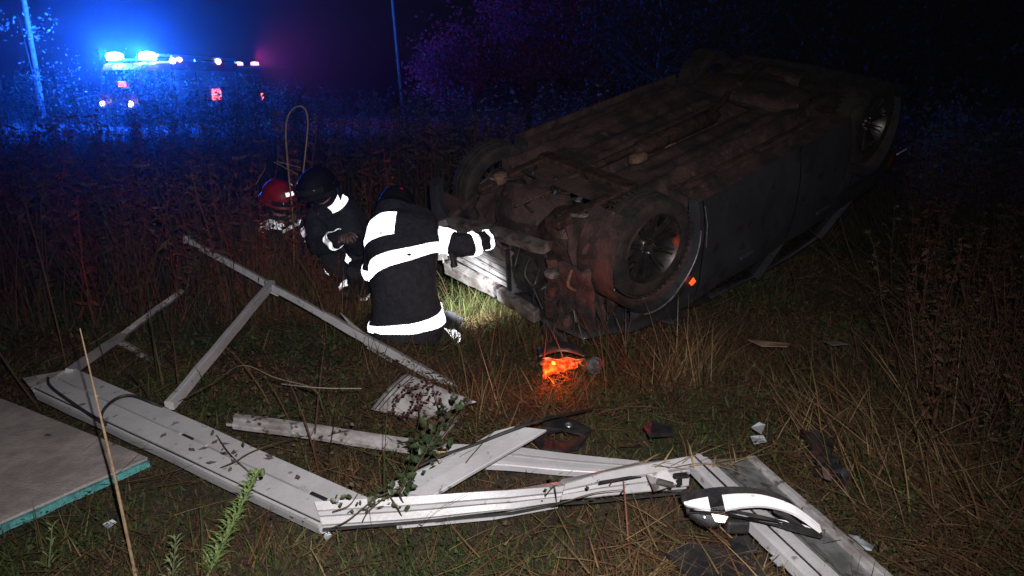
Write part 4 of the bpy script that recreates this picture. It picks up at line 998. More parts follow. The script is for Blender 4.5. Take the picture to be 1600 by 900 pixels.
vx = atY(380, 92, 41).x
VM = Matrix.Translation((vx, 41, .08)) @ Matrix.Rotation(-R(8), 4, 'Z')
van = thing('rescue_van', 'dark rescue van beyond the fire engine with two pink red roof lights', 'van', matrix=VM)
b = MB(); rs = []
for x in (-1.0, 1.0): rs.append([(x, 0, .45), (x, -.05, 2.2), (x, .1, 2.6), (x, 3.6, 2.6), (x, 4.3, 1.8), (x, 5.2, 1.4), (x, 5.3, .45)])
b.rings(rs); b.build('body', M_truckdark, van, local=True, bevel=.08)
for x in (-.5, .5):
    b = MB(); b.add([(x - .42, -.07, 1.4), (x + .42, -.07, 1.4), (x + .4, -.05, 2.1), (x - .4, -.05, 2.1)], [(0, 1, 2, 3)]); b.build('rear_window', M_carglass, van, local=True, solid=.02)
    b = MB(); b.lathe((x * .9, .35, 2.74), (0, 0, 1), [(-.11, 0), (-.11, .2), (.02, .2), (.06, 0)], 16); b.build('roof_light', E_pink, van, local=True, smooth=True)
for x in (-.93, .93):
    for y in (1.0, 4.3):
        b = MB(); b.lathe((x, y, .35), (1, 0, 0), [(-.1, 0), (-.11, .3), (-.08, .35), (.08, .35), (.11, .3), (.1, 0)], 20); b.build('wheel', M_rubber, van, local=True, smooth=True)
    b = MB(); b.box((x, -.06, 1.0), (.12, .06, .35)); b.build('tail_light', E_redm, van, local=True)
rl = lamp('roof_light_beam', 'SPOT', VM @ Vector((.9, -.45, 3.0)), 1900, (1, .05, .40), .15, spot_size=R(64), spot_blend=1.0); rl.rotation_euler = (Vector((3.0, 26, 3.2)) - rl.location).to_track_quat('-Z', 'Y').to_euler(); rl.parent = van; rl.matrix_parent_inverse = VM.inverted()

def pole(label, base, top, r0, r1, ins=True):
    p = thing('utility_pole', label, 'pole', base)
    b = MB(); n = 20; pts = [Vector(base).lerp(Vector(top), i / n) for i in range(n + 1)]
    b.tube(pts, [r0 + (r1 - r0) * i / n for i in range(n + 1)], 14); b.build('shaft', M_pole, p, smooth=True)
    t = Vector(top); b = MB(); b.bar(t + Vector((-.7, 0, -.3)), t + Vector((.7, 0, -.3)), .09, .09); ca = b.build('crossarm', M_bark, p)
    b = MB()
    for x in (-.6, 0, .6): b.lathe(t + Vector((x, 0, -.24)), (0, 0, 1), [(0, .03), (.05, .05), (.09, .03), (.13, .045), (.16, 0)], 10)
    b.build('insulators', M_truckwhite, ca)
B1 = atY(68, 175, 35.5); B1.z = 0; T1 = atY(37, 0, 35.2); dT = (T1 - B1); 
pole('thick leaning utility pole left of the fire engine', B1, B1 + dT * (9.5 / dT.z), .125, .10)
B2 = atY(629, 160, 46); B2.z = 0; T2 = atY(613, 0, 46); dT = T2 - B2
pole('slender distant utility pole between fire engine and trees', B2, B2 + dT * (9.0 / dT.z), .10, .075)

# ================================================================== VEGETATION
def inpoly(x, y, poly):
    c = np.zeros(len(x), bool); n = len(poly)
    for i in range(n):
        x1, y1 = poly[i]; x2, y2 = poly[(i + 1) % n]
        if y1 == y2: continue
        m = ((y1 > y) != (y2 > y)) & (x < (x2 - x1) * (y - y1) / (y2 - y1) + x1); c ^= m
    return c
def clear(x, y, h, r=1.0):
    """True where a blade may stand"""
    k = np.ones(len(x), bool)
    for poly in FOOT:
        ins = inpoly(x, y, poly); k &= ~(ins & ((h > .07) | (rng.random(len(x)) < .5)))
        # blades just in front of a frame stay low
        sh = inpoly(x, y + .12, poly) & ~ins; k &= ~(sh & (h > .12) & (rng.random(len(x)) < .93))
    return k
def vis(x, y, m=.25):
    return np.abs(x) < (y * .70 + m)
def blades(base, h, w, lean, az, curl, col, tip=None, rows=4):
    n = len(h); t = np.linspace(0, 1, rows)
    V = np.zeros((n, rows, 2, 3), np.float32); p = np.array(base, dtype=np.float64)
    dirx, diry = np.cos(az), np.sin(az); wa = rng.random(n) * np.pi; wx, wy = np.cos(wa), np.sin(wa)
    seg = h / (rows - 1)
    for r in range(rows):
        hw = w * (1 - t[r] ** 1.5 * .93) * .5
        V[:, r, 0] = p + np.stack([wx * hw, wy * hw, 0 * hw], -1); V[:, r, 1] = p - np.stack([wx * hw, wy * hw, 0 * hw], -1)
        a = lean + curl * t[r]
        p = p + np.stack([np.sin(a) * dirx, np.sin(a) * diry, np.cos(a)], -1) * seg[:, None]
    V[..., 2] = np.maximum(V[..., 2], .004)
    C = np.repeat(col[:, None, :], rows * 2, 1).astype(np.float32)
    idx = (np.arange(n) * rows * 2)[:, None, None]; q = []
    for r in range(rows - 1): q.append([r * 2, r * 2 + 1, r * 2 + 3, r * 2 + 2])
    Q = idx + np.array(q)[None]
    return V.reshape(-1, 3), Q.reshape(-1, 4), C.reshape(-1, 3)
PAL = np.array([[.050, .066, .020], [.070, .088, .026], [.085, .052, .026], [.13, .082, .040], [.17, .12, .058], [.060, .034, .020], [.105, .046, .030], [.032, .044, .016]])
STRAW = np.array([[.21, .14, .07], [.27, .19, .10], [.15, .085, .042], [.12, .055, .032], [.10, .09, .035]])
GREEN = np.array([[.05, .08, .022], [.08, .11, .03], [.10, .10, .04], [.16, .13, .06]])
def pick(pal, n, p=None):
    c = pal[rng.choice(len(pal), n, p=p)]; return c * rng.uniform(.65, 1.35, (n, 1))
def join(parts):
    V, Q, C = [], [], []; o = 0
    for v, q, c in parts: V.append(v); Q.append(q + o); C.append(c); o += len(v)
    return np.concatenate(V), np.concatenate(Q), np.concatenate(C)
vgz = np.vectorize(gz)
def field(n, ymin, ymax, power=1.0):
    y = ymin + (ymax - ymin) * rng.random(n) ** power; x = (rng.random(n) * 2 - 1) * (y * .70 + .3); return x, y
def patch(x, y, f, s): return np.array([noise.noise(Vector((a * f, b_ * f, s))) for a, b_ in zip(x, y)])
CARXY = []
for q in ((1.75, .75), (1.75, -.75), (-2.0, -.8), (-2.0, .8)):
    w_ = CM @ Vector((q[0], q[1], .6)); CARXY.append((w_.x, w_.y))
def not_people(x, y):
    k = np.ones(len(x), bool)
    for (px_, py_, Y_, r_) in ((640, 0, 4.45, .30), (470, 0, 5.9, .30), (545, 0, 5.35, .30)):
        cx = (px_ - 800) / F * Y_ * 1.04; k &= (x - cx) ** 2 + (y - Y_ - .1) ** 2 > r_ ** 2
    return k
# 1 short matted turf
parts = []
x, y = field(150000, 1.15, 8.5, 1.25); h = rng.uniform(.03, .14, len(x)) * (.75 + .6 * patch(x, y, 1.3, 2)); h = np.maximum(h, .03)
k = clear(x, y, h); x, y, h = x[k], y[k], h[k]; n = len(x)
g = patch(x, y, .8, 9) * 1.6 + .5 - .25 * (x > .8); isg = rng.random(n) < np.clip(g, .12, .85)
col = np.where(isg[:, None], pick(PAL[[0, 1, 7, 1]], n), pick(PAL[[2, 3, 5, 6, 3]], n))
parts.append(blades(np.stack([x, y, vgz(x, y) - .005], -1), h, rng.uniform(.003, .007, n) * (1 + y * .12), rng.uniform(.1, 1.35, n), rng.random(n) * 2 * PI, rng.uniform(-.2, 1.3, n), col))
# 2 fallen straw lying nearly flat
x, y = field(46000, 1.2, 8.0, 1.2); L = rng.uniform(.06, .30, len(x)); pz = patch(x, y, .7, 4)
k = clear(x, y, L * 0 + .1) & (rng.random(len(x)) < np.clip(.35 + pz * 1.6 + .25 * (x > .3), .08, 1)); x, y, L = x[k], y[k], L[k]; n = len(x)
az = rng.normal(.5, .8, n) + patch(x, y, 1.1, 7) * 5
parts.append(blades(np.stack([x, y, vgz(x, y) + rng.uniform(.02, .10, n)], -1), L, rng.uniform(.003, .007, n) * (1 + y * .08), rng.uniform(1.25, 1.62, n), az, rng.uniform(-.3, .35, n), pick(STRAW, n, [.18, .07, .35, .25, .15])))
# small leaves of ground plants and litter
x, y = field(80000, 1.2, 7.5, 1.2); h = rng.uniform(.010, .026, len(x)) * np.clip(y / 3, .7, 1.5); pz = patch(x, y, 1.1, 14); k = (rng.random(len(x)) < np.clip(.5 + pz * 1.8, .05, 1)) & clear(x, y, h + .06); x, y, h, pz = x[k], y[k], h[k], pz[k]; n = len(x)
col = np.where((patch(x, y, 1.9, 31) > -.02)[:, None], pick(np.array([[.032, .06, .016], [.05, .075, .02], [.022, .04, .012]]), n), pick(np.array([[.10, .045, .025], [.06, .028, .018], [.12, .075, .035]]), n))
parts.append(blades(np.stack([x, y, vgz(x, y) + rng.uniform(.01, .10, n)], -1), h, h * rng.uniform(.5, .9, n), rng.uniform(.5, 1.6, n), rng.random(n) * 2 * PI, rng.uniform(-.6, .6, n), col, rows=3))
o = soup('short_grass', *join(parts), M_grass); tag(o, kind='stuff')
# 3 taller grass, denser off the wreck, leaning straw on the right
parts = []
x, y = field(60000, 1.6, 16, 1.1); px_ = 800 + x / y * F
dens = np.where(y > 7.2, .9, 0.) + np.where((px_ > 1330) & (y > 2.6), .5, 0) + np.where((px_ < 420) & (y > 4.7), .95, 0) + np.where((px_ < 760) & (y > 6.1), .9, 0) + np.where((px_ > 930) & (px_ < 1350) & (y > 3.4) & (y < 4.2), .22, 0) + np.where((px_ > 700) & (px_ < 1000) & (y > 4.0) & (y < 4.5), .35, 0) + .02
h = rng.uniform(.22, .8, len(x)) * np.where((px_ > 700) & (px_ < 1350) & (y < 5.5), .4, 1) * np.where(y < 3.3, .55, 1)
dens = dens * np.where((px_ > 1300) | ((px_ < 420) & (y < 9)), np.clip(.62 + patch(x, y, 1.0, 41) * 2.2, .06, 1.3), 1); k = (rng.random(len(x)) < dens) & ~inpoly(x, y, CARXY) & not_people(x, y); x, y, h, px_ = x[k], y[k], h[k], px_[k]; k = clear(x, y, h); x, y, h, px_ = x[k], y[k], h[k], px_[k]; n = len(x)
az = np.where(px_ > 1300, rng.normal(PI * .9, 1.1, n), rng.random(n) * 2 * PI); pn = patch(x, y, .9, 21); lean = np.where(px_ > 1300, rng.uniform(.25, 1.0, n) + pn * .8, rng.uniform(.02, .55, n)); az = az + patch(x, y, .8, 23) * 3.5; h = h * np.clip(1 + pn * 1.3, .3, 1.6)
pal = np.array([[.04, .05, .018], [.06, .038, .02], [.12, .075, .04], [.085, .036, .024], [.03, .04, .016]])
parts.append(blades(np.stack([x, y, vgz(x, y)], -1), h, rng.uniform(.004, .009, n) * (1 + y * .06), lean, az, np.where(px_ > 1300, rng.uniform(-.7, 1.5, n), rng.uniform(-.1, .9, n)), pick(pal, n), rows=5))
def clump(px0, py0, rad, n, hh, pal, lean=(.05, .5), z=0, az=None, w=(.004, .008)):
    c = at(px0, py0, z); a = rng.random(n) * 2 * PI; r = rad * np.sqrt(rng.random(n)); x = c.x + r * np.cos(a); y = c.y + r * np.sin(a)
    return blades(np.stack([x, y, vgz(x, y)], -1), rng.uniform(*hh, n), rng.uniform(*w, n), rng.uniform(*lean, n), (rng.random(n) * 2 * PI if az is None else rng.normal(az, 1.2, n)), rng.uniform(-.1, .8, n), pick(pal, n), rows=5)
parts += [clump(1075, 600, .17, 140, (.2, .5), STRAW, (.1, .7)), clump(1020, 610, .14, 60, (.12, .35), STRAW, (.2, .9)), clump(745, 650, .13, 45, (.15, .42), STRAW, (.05, .5)), clump(860, 640, .16, 60, (.1, .3), STRAW, (.2, .9)),
          clump(735, 500, .24, 420, (.12, .34), GREEN, (.05, .6)), clump(790, 520, .22, 260, (.1, .28), GREEN, (.05, .7)), clump(700, 540, .2, 160, (.1, .3), GREEN, (.05, .7)), clump(850, 530, .25, 200, (.08, .26), PAL, (.1, .8)),
          clump(690, 395, .3, 80, (.3, .8), GREEN, (.05, .5)), clump(450, 478, .5, 420, (.2, .62), STRAW[2:], (.05, .6)), clump(400, 470, .4, 260, (.25, .75), STRAW[2:], (.05, .6)), clump(530, 490, .35, 200, (.12, .4), STRAW[2:], (.05, .7)),
          clump(455, 490, .30, 330, (.2, .55), STRAW[2:], (.02, .5)), clump(440, 460, .25, 45, (.5, .9), STRAW[2:4], (.02, .25), w=(.005, .012)), clump(415, 480, .30, 130, (.4, .95), STRAW[2:], (.02, .4)), clump(520, 500, .25, 200, (.2, .5), STRAW[2:], (.02, .5)), clump(340, 470, .5, 170, (.35, .95), STRAW[2:], (.02, .4)), clump(230, 440, .6, 160, (.35, 1.0), STRAW[2:], (.02, .4)), clump(872, 592, .05, 26, (.05, .12), PAL, (.05, .8), w=(.003, .006)), clump(868, 588, .05, 30, (.04, .10), PAL, (.05, .9), w=(.003, .007)), clump(900, 590, .05, 22, (.05, .12), PAL, (.05, .8), w=(.003, .006)), clump(620, 570, .25, 120, (.1, .28), PAL, (.1, .8)), clump(800, 785, .09, 14, (.05, .13), STRAW[2:], (.05, .5)), clump(1330, 690, .3, 150, (.2, .55), STRAW, (.3, 1.1), az=PI * .8), clump(1450, 800, .35, 170, (.25, .6), STRAW, (.3, 1.3), az=PI * .9),
          clump(1520, 640, .4, 200, (.3, .7), STRAW, (.2, .9), az=PI * .8), clump(1230, 690, .2, 70, (.1, .3), STRAW, (.3, 1.1)), clump(110, 870, .12, 30, (.08, .22), GREEN, (.05, .7)), clump(265, 900, .12, 35, (.1, .25), GREEN, (.05, .7)), clump(470, 870, .2, 70, (.05, .16), GREEN, (.1, .9)),
          clump(700, 838, .05, 14, (.04, .10), PAL, (.1, .8)), clump(560, 842, .06, 16, (.04, .10), PAL, (.1, .8)), clump(905, 812, .06, 18, (.04, .11), STRAW, (.1, .9)), clump(1010, 802, .06, 22, (.05, .13), STRAW, (.1, .9)), clump(410, 800, .05, 14, (.05, .12), PAL, (.1, .8)), clump(215, 735, .08, 20, (.05, .13), PAL, (.1, .9)), clump(320, 752, .06, 16, (.05, .12), PAL, (.1, .9)), clump(1240, 870, .05, 12, (.04, .1), GREEN, (.1, .8)), clump(750, 735, .2, 90, (.05, .16), STRAW, (.3, 1.2)), clump(880, 745, .1, 25, (.04, .11), STRAW, (.3, 1.2)), clump(1000, 550, .4, 160, (.1, .3), STRAW[2:], (.2, 1))]
o = soup('tall_grass', *join(parts), M_grass); tag(o, kind='stuff')

# 4 weeds: stems with side branches, leaves and seed heads, stamped many times
def weed_proto(seed, h=1.25, kind=0):
    r = np.random.default_rng(seed); V = []; Q = []; C = []
    def quad(a, b_, c, d, col):
        k = len(V); V.extend([a, b_, c, d]); C.extend([col] * 4); Q.append([k, k + 1, k + 2, k + 3])
    def seg(p, q, w0, w1, col):
        for d in (np.array([1, 0, 0.]), np.array([0, 1, 0.])): quad(p + d * w0, p - d * w0, q - d * w1, q + d * w1, col)
    def leaf(p, d, L, w, col):
        s = np.cross(d, r.normal(size=3)); s /= np.linalg.norm(s) + 1e-6; quad(p, p + d * L * .5 + s * w, p + d * L, p + d * L * .5 - s * w, col)
    stemc = np.array([[.10, .06, .035], [.06, .06, .03], [.12, .05, .04]][kind]); leafc = np.array([[.06, .065, .028], [.05, .07, .03], [.09, .05, .03]][kind])
    headc = np.array([[.13, .10, .07], [.36, .35, .32], [.14, .06, .04]][kind])
    n = 9; ax = r.uniform(-.10, .10, 2); P = [np.array([ax[0] * (i / n) ** 2 * h + r.normal() * .008, ax[1] * (i / n) ** 2 * h + r.normal() * .008, h * i / n]) for i in range(n + 1)]
    for i in range(n): seg(P[i], P[i + 1], .0065 * (1 - .7 * i / n), .0065 * (1 - .7 * (i + 1) / n), stemc)
    for i in range(1, n + 1):
        f = i / n
        for _ in range(2):
            a = r.uniform(0, 2 * np.pi); d = np.array([math.cos(a), math.sin(a), r.uniform(-.9, .6)]); d /= np.linalg.norm(d); leaf(P[i] + r.uniform(-.04, .04) * np.array([0, 0, 1]), d, r.uniform(.07, .18) * (1.25 - .7 * f), r.uniform(.008, .02), leafc * r.uniform(.7, 1.3))
        if f > .35:
            for _ in range(2):
                a = r.uniform(0, 2 * np.pi); L = r.uniform(.08, .26) * (1.35 - f); d = np.array([math.cos(a), math.sin(a), r.uniform(.7, 1.5)]); d /= np.linalg.norm(d); q = P[i] + d * L; seg(P[i], q, .0022, .0012, stemc)
                for _ in range(5):
                    pp = P[i] + d * L * r.uniform(.4, 1.05); dd = r.normal(size=3); dd /= np.linalg.norm(dd); leaf(pp, dd, r.uniform(.015, .035), r.uniform(.005, .009), headc * r.uniform(.6, 1.3))
    return np.array(V), np.array(Q), np.array(C)
PROT = [weed_proto(i, 1.2, i % 3) for i in range(9)]
def stamp(name, xs, ys, hs, tag_kind='stuff', m=M_leaf):
    parts = []
    for i, (x, y, h) in enumerate(zip(xs, ys, hs)):
        pi = rng.integers(len(PROT)); pi = pi + 1 if (pi % 3 == 1 and y < 12) else pi; V, Q, C = PROT[pi]; a = rng.random() * 2 * PI; ca, sa_ = math.cos(a), math.sin(a); s = h / 1.2; ws = s * rng.uniform(.9, 1.3)
        lx, ly = rng.normal(0, .10, 2)
        X = (V[:, 0] * ca - V[:, 1] * sa_) * ws + x + lx * V[:, 2] * s; Yv = (V[:, 0] * sa_ + V[:, 1] * ca) * ws + y + ly * V[:, 2] * s
        parts.append((np.stack([X, Yv, V[:, 2] * s + gz(x, y)], -1), Q, C * rng.uniform(.7, 1.3) * (np.array([1.9, .95, .9]) if (y < 7.5 and x < -.8 and rng.random() < .45) else 1)))
    o = soup(name, *join(parts), m); tag(o, kind=tag_kind); return o
def wfield(n, y0, y1, pmin, pmax, p=1.0):
    y = y0 + (y1 - y0) * rng.random(n) ** p; px_ = rng.uniform(pmin, pmax, n); return (px_ - 800) / F * y * 1.035, y
xs, ys = [], []
for n, y0, y1, p0, p1 in ((260, 4.9, 7, -60, 400), (950, 7, 13, -60, 780), (1300, 12, 28, -60, 1000), (260, 7.6, 13, 760, 1100), (220, 8.5, 14, 1060, 1650), (110, 3.4, 5.6, 1440, 1680), (260, 5.2, 9, 1400, 1680)):
    a, c_ = wfield(n, y0, y1, p0, p1); xs.append(a); ys.append(c_)
xs = np.concatenate(xs); ys = np.concatenate(ys); pxs = 800 + xs / ys * F / 1.035
near = []
for n, y0, y1, p0, p1, h0, h1 in ((16, 5.0, 5.5, 385, 480, .55, .95), (34, 4.9, 6.2, 290, 400, .7, 1.1), (46, 4.7, 6.5, -40, 290, .7, 1.1), (8, 4.9, 5.1, 480, 545, .3, .5), (60, 3.3, 5.4, 1390, 1680, .45, .85), (40, 2.6, 3.8, 1440, 1700, .35, .6)):
    a, c_ = wfield(n, y0, y1, p0, p1); near.append((a, c_, rng.uniform(h0, h1, n)))
hs = rng.uniform(.75, 1.25, len(xs)) * np.where((ys < 6.5), .8, 1) * np.where(ys > 12, 1.2, 1) * np.where((pxs > 1000) & (ys < 14), .8, 1); hs = np.minimum(hs, np.where((ys > 13) & (ys < 24), 1.55, 1.42)) * np.clip(1 + .9 * patch(xs, ys, .35, 51), .55, 1.08); thin = rng.random(len(xs)) < np.clip(.75 + patch(xs, ys, .55, 57) * 2.5, .15, 1); xs, ys, hs, pxs = xs[thin], ys[thin], hs[thin], pxs[thin]
xs = np.concatenate([xs] + [q[0] for q in near]); ys = np.concatenate([ys] + [q[1] for q in near]); hs = np.concatenate([hs] + [q[2] for q in near])
k = ~inpoly(xs, ys, CARXY) & not_people(xs, ys) & clear(xs, ys, hs); stamp('tall_weeds', xs[k], ys[k], hs[k])

# 5 single plants in the foreground
def leafy_plant(label, base, top, nb, leafL, col, stemr, name='weed_plant', cat='plant', spread=1.0, headcol=None, bend=0):
    p = thing(name, label, cat, base); base = Vector(base); top = Vector(top)
    mid = base.lerp(top, .5) + Vector((bend, 0, 0)); path = catmull([base, mid, top], 8)
    b = MB(); b.tube(path, [stemr * (1 - .6 * i / 16) for i in range(17)], 6); b.build('stem', mat('stem_' + name, tuple(c * 1.1 for c in col), rough=.7), p, smooth=True)
    b = MB(); rr = random.Random(hash(label) % 1000 if False else len(label)); H = (top - base).length
    for i in range(nb):
        t = .08 + .9 * i / nb; q = path[min(16, int(t * 16))].lerp(path[min(16, int(t * 16) + 1)], (t * 16) % 1); a = i * 2.4 + rr.uniform(-.4, .4)
        d = Vector((math.cos(a), math.sin(a), rr.uniform(.5, 1.4))).normalized(); L = leafL * rr.uniform(.6, 1.2) * (1.15 - .6 * t) * spread; s_ = d.cross(Vector((0, 0, 1))).normalized() * leafL * .055; n_ = s_.cross(d)
        m1 = q + d * L * .5; tip = q + d * L - Vector((0, 0, L * .25))
        b.add([q, m1 + s_ , tip, m1 - s_, m1 - n_ * .25], [(0, 1, 4), (1, 2, 4), (2, 3, 4), (3, 0, 4)])
    b.build('foliage', mat('leaf_' + name, col, tuple(c * 1.7 for c in col), rough=.6, scale=30), p)
    if headcol:
        b = MB()
        for i in range(headcol[1]):
            a = i * 2.1; c = top + Vector((math.cos(a) * .018, math.sin(a) * .018, -.01 * i)); lump(b, c, (.016, .016, .028), i, 8)
        b.build('bud', mat('bud_' + name, headcol[0], rough=.7), p, smooth=True)
    return p
leafy_plant('light green leafy weed with two buds in front of the wide rail', at(322, 905, 0), atY(402, 738, 2.25), 170, .07, (.10, .15, .045), .005, spread=1.1, headcol=((.10, .13, .05), 3))
leafy_plant('pale leafy weed sprouting at the bottom left corner', at(75, 900, 0), atY(82, 820, 2.15), 26, .06, (.11, .14, .06), .004)
leafy_plant('low green weed at the bottom edge left of the tall budded weed', at(268, 920, 0), atY(275, 840, 2.05), 40, .07, (.09, .11, .05), .004)
leafy_plant('reddish brown dock stem in front of the buckled rail', at(985, 885, 0), atY(974, 745, 2.45), 60, .022, (.17, .06, .035), .004, name='dock_stem')
leafy_plant('thin red stem growing beside the sash', at(960, 700, 0), atY(1005, 735, 2.6) + Vector((0, 0, .12)), 20, .02, (.12, .05, .03), .003, name='thin_stem')
st = MB(); st.tube(catmull([at(215, 915, 0), atY(178, 740, 2.1), atY(150, 620, 2.12), atY(125, 513, 2.15)], 8), [.006 - .0045 * i / 24 for i in range(25)], 7)
tag(st.build('dry_stalk', mat('dry_stalk', (.32, .22, .13), (.2, .13, .08), rough=.7, scale=30), smooth=True), 'tall dry stalk crossing the board and the wide rail at left', 'stalk')
st = MB(); st.tube(catmull([atY(458, 455, 5.4), atY(459, 360, 5.4), atY(449, 250, 5.4), atY(447, 195, 5.4), atY(458, 170, 5.4), atY(474, 168, 5.4), atY(481, 190, 5.4), atY(477, 240, 5.4), atY(470, 300, 5.4)], 8), .0055, 6)
tag(st.build('bent_reed', mat('reed', (.26, .17, .1), (.18, .1, .06), rough=.7, scale=20), smooth=True), 'tall reed bent over into a loop above the crouching firefighters', 'reed')
st = MB(); 
for a, c_, w_ in (((428, 253), (466, 273), .012), ((470, 262), (432, 252), .006), ((400, 288), (415, 262), .006)): st.bar(atY(*a, 5.35), atY(*c_, 5.3), w_, .003)
tag(st.build('broken_leaf', mat('dry_leaf', (.25, .17, .12), (.18, .11, .07), rough=.7, scale=20)), 'broken pale leaves crossing the looped reed', 'leaf')
st = MB(); st.tube(catmull([at(270, 632, .15), at(330, 600, .3), at(378, 571, .42), at(430, 590, .35), at(490, 608, .28), at(505, 640, .16), at(512, 665, .04)], 8), [.002 + .002 * math.exp(-((i - 30) / 6) ** 2) for i in range(49)], 5)
tag(st.build('bowed_stalk', mat('olive_stalk', (.12, .085, .045), (.06, .05, .03), rough=.7, scale=20), smooth=True), 'bowed yellowish stalk arching inside the broken frame', 'stalk')
st = MB(); st.tube(catmull([at(440, 600, .3), at(500, 606, .32), at(565, 607, .3)], 6), .002, 5); tag(st.build('pale_stem', mat('pale_stem', (.25, .24, .2), rough=.6), smooth=True), 'thin pale stem lying level below the front firefighter', 'stem')
# brambles over the junction of the frames
def bramble(label, paths, leafn, col, seed, berries=0, z=0, name='bramble', leafs=.03):
    rr = random.Random(seed); p = thing(name, label, 'bramble', paths[0][0]); cs = MB(); lf_ = MB(); br = MB()
    for pts in paths:
        c = catmull(pts, 8); cs.tube(c, [.0032 - .0018 * i / len(c) for i in range(len(c))], 5)
        for _ in range(leafn):
            q = rr.choice(c) + Vector((rr.uniform(-.03, .03), rr.uniform(-.03, .03), rr.uniform(-.02, .05)))
            d = Vector((rr.uniform(-1, 1), rr.uniform(-1, 1), rr.uniform(-.4, .8))).normalized(); s_ = d.cross(Vector((rr.uniform(-1, 1), rr.uniform(-1, 1), 1))).normalized(); L = leafs * rr.uniform(.6, 1.5)
            lf_.add([q, q + d * L * .35 + s_ * L * .32, q + d * L * .75 + s_ * L * .22, q + d * L, q + d * L * .75 - s_ * L * .22, q + d * L * .35 - s_ * L * .32, q + d * L * .5 + Vector((0, 0, -L * .1))], [(0, 1, 6), (1, 2, 6), (2, 3, 6), (3, 4, 6), (4, 5, 6), (5, 0, 6)])
        for _ in range(berries): lump(br, rr.choice(c) + Vector((rr.uniform(-.02, .02), rr.uniform(-.02, .02), rr.uniform(-.01, .02))), (.012, .012, .012), 1, 6)
    cs.build('cane', mat('cane_' + str(seed), (.08, .05, .03), rough=.7), p, smooth=True)
    lf_.build('foliage', mat('bramble_leaf_' + str(seed), col, tuple(c * 1.5 for c in col), rough=.5, scale=20), p)
    if berries: br.build('berries', mat('berry_' + str(seed), (.07, .012, .016), (.035, .01, .012), rough=.4, scale=30), p, smooth=True, kind='stuff')
bramble('green brambles climbing over the corner where plank and rails meet', [[at(560, 790, .05), at(610, 775, .22), at(650, 730, .30), at(680, 680, .34), at(710, 630, .38)], [at(700, 760, .0), at(680, 710, .26), at(668, 690, .33), at(690, 650, .36)], [at(640, 800, .02), at(625, 770, .25), at(648, 740, .28), at(660, 700, .3)], [at(600, 700, .0), at(640, 690, .2), at(680, 700, .3), at(700, 690, .3)], [at(630, 745, .02), at(655, 712, .22), at(690, 670, .26), at(735, 622, .3)]], 42, (.022, .038, .014), 3, leafs=.03)
bramble('dark red berried twigs hanging in front of the curved white sheet', [[at(600, 670, .02), at(618, 630, .22), at(640, 610, .28), at(668, 600, .32)], [at(655, 680, .02), at(655, 640, .22), at(650, 615, .28), at(630, 607, .3)], [at(690, 660, .05), at(682, 625, .25), at(675, 600, .3)], [at(625, 655, .1), at(645, 640, .25), at(665, 625, .28)]], 12, (.05, .025, .02), 5, berries=20, leafs=.018)
bramble('thin twigs with small leaves crossing the left end of the lower rail', [[at(500, 832, .02), at(540, 815, .19), at(585, 780, .22), at(620, 765, .24)], [at(560, 830, .02), at(575, 800, .19), at(605, 775, .22)], [at(632, 818, .02), at(622, 795, .19), at(606, 770, .22)], [at(520, 800, .17), at(545, 790, .2), at(560, 770, .2)]], 12, (.045, .055, .025), 8, leafs=.022)
bramble('dark stick and twigs lying against the buckled part of the rail', [[at(862, 792, .10), at(880, 785, .2), at(930, 770, .22), at(975, 765, .22)], [at(870, 795, .05), at(868, 770, .2), at(866, 758, .24)], [at(845, 785, .1), at(860, 765, .2), at(868, 758, .24)]], 5, (.04, .045, .02), 9, leafs=.018)
bramble('leafy twig trailing over the middle of the wide rail', [[at(330, 665, .1), at(345, 690, .2), at(365, 715, .21), at(400, 745, .2)], [at(335, 735, .1), at(365, 722, .21), at(395, 705, .22), at(440, 690, .2), at(480, 680, .1)]], 9, (.05, .055, .03), 10, leafs=.02)
bramble('small dark leaves scattered on stems above the muddy strip', [[at(380, 665, .05), at(400, 655, .16), at(420, 650, .18)], [at(500, 690, .03), at(520, 678, .15), at(545, 672, .18)]], 10, (.05, .035, .03), 12, leafs=.02)
# fallen leaves lying on the wide rail: counted, each a piece of debris
LEAFL = ['fallen leaf on the wide rail just above the middle white packer', 'fallen leaf on the wide rail right of the middle black striker plate', 'fallen leaf on the wide rail left of the middle black striker plate', 'fallen leaf on the wide rail nearest the middle white packer, below it',
         'fallen leaf on the upper half of the rail above the striker plate', 'fallen leaf on the upper half of the rail right of the trailing twig', 'fallen leaf near the upper edge of the wide rail above the twig', 'fallen leaf at the back edge of the wide rail, highest of the middle ones',
         'fallen leaf close beside the leaf right of the trailing twig', 'fallen leaf between the cable loop and the middle packer', 'fallen leaf near the lower edge of the rail below the striker plate', 'fallen leaf on the rail nearest the lower corner joint',
         'fallen leaf on the rail left of the cable loop', 'fallen leaf at the fork of the trailing twig on the rail']
lm = mat('fallen_leaf', (.10, .085, .085), (.06, .045, .045), rough=.8, scale=20)
for i, (px0, py0) in enumerate([(352, 693), (365, 706), (318, 700), (300, 702), (336, 690), (420, 716), (372, 684), (440, 650), (420, 712), (255, 680), (330, 722), (465, 745), (128, 632), (350, 708)][:14]):
    c = at(px0, py0, zf + .03); a = i * 1.9; d = Vector((math.cos(a), math.sin(a), 0)); s_ = Vector((-d.y, d.x, 0)); L = .022
    b = MB(); b.add([c - d * L, c - d * L * .2 + s_ * L * .5, c + d * L, c - d * L * .2 - s_ * L * .5, c + Vector((0, 0, .006))], [(0, 1, 4), (1, 2, 4), (2, 3, 4), (3, 0, 4)])
    o = b.build('fallen_leaf', lm); tag(o, LEAFL[i], 'leaf', 'fallen leaves on the wide rail')
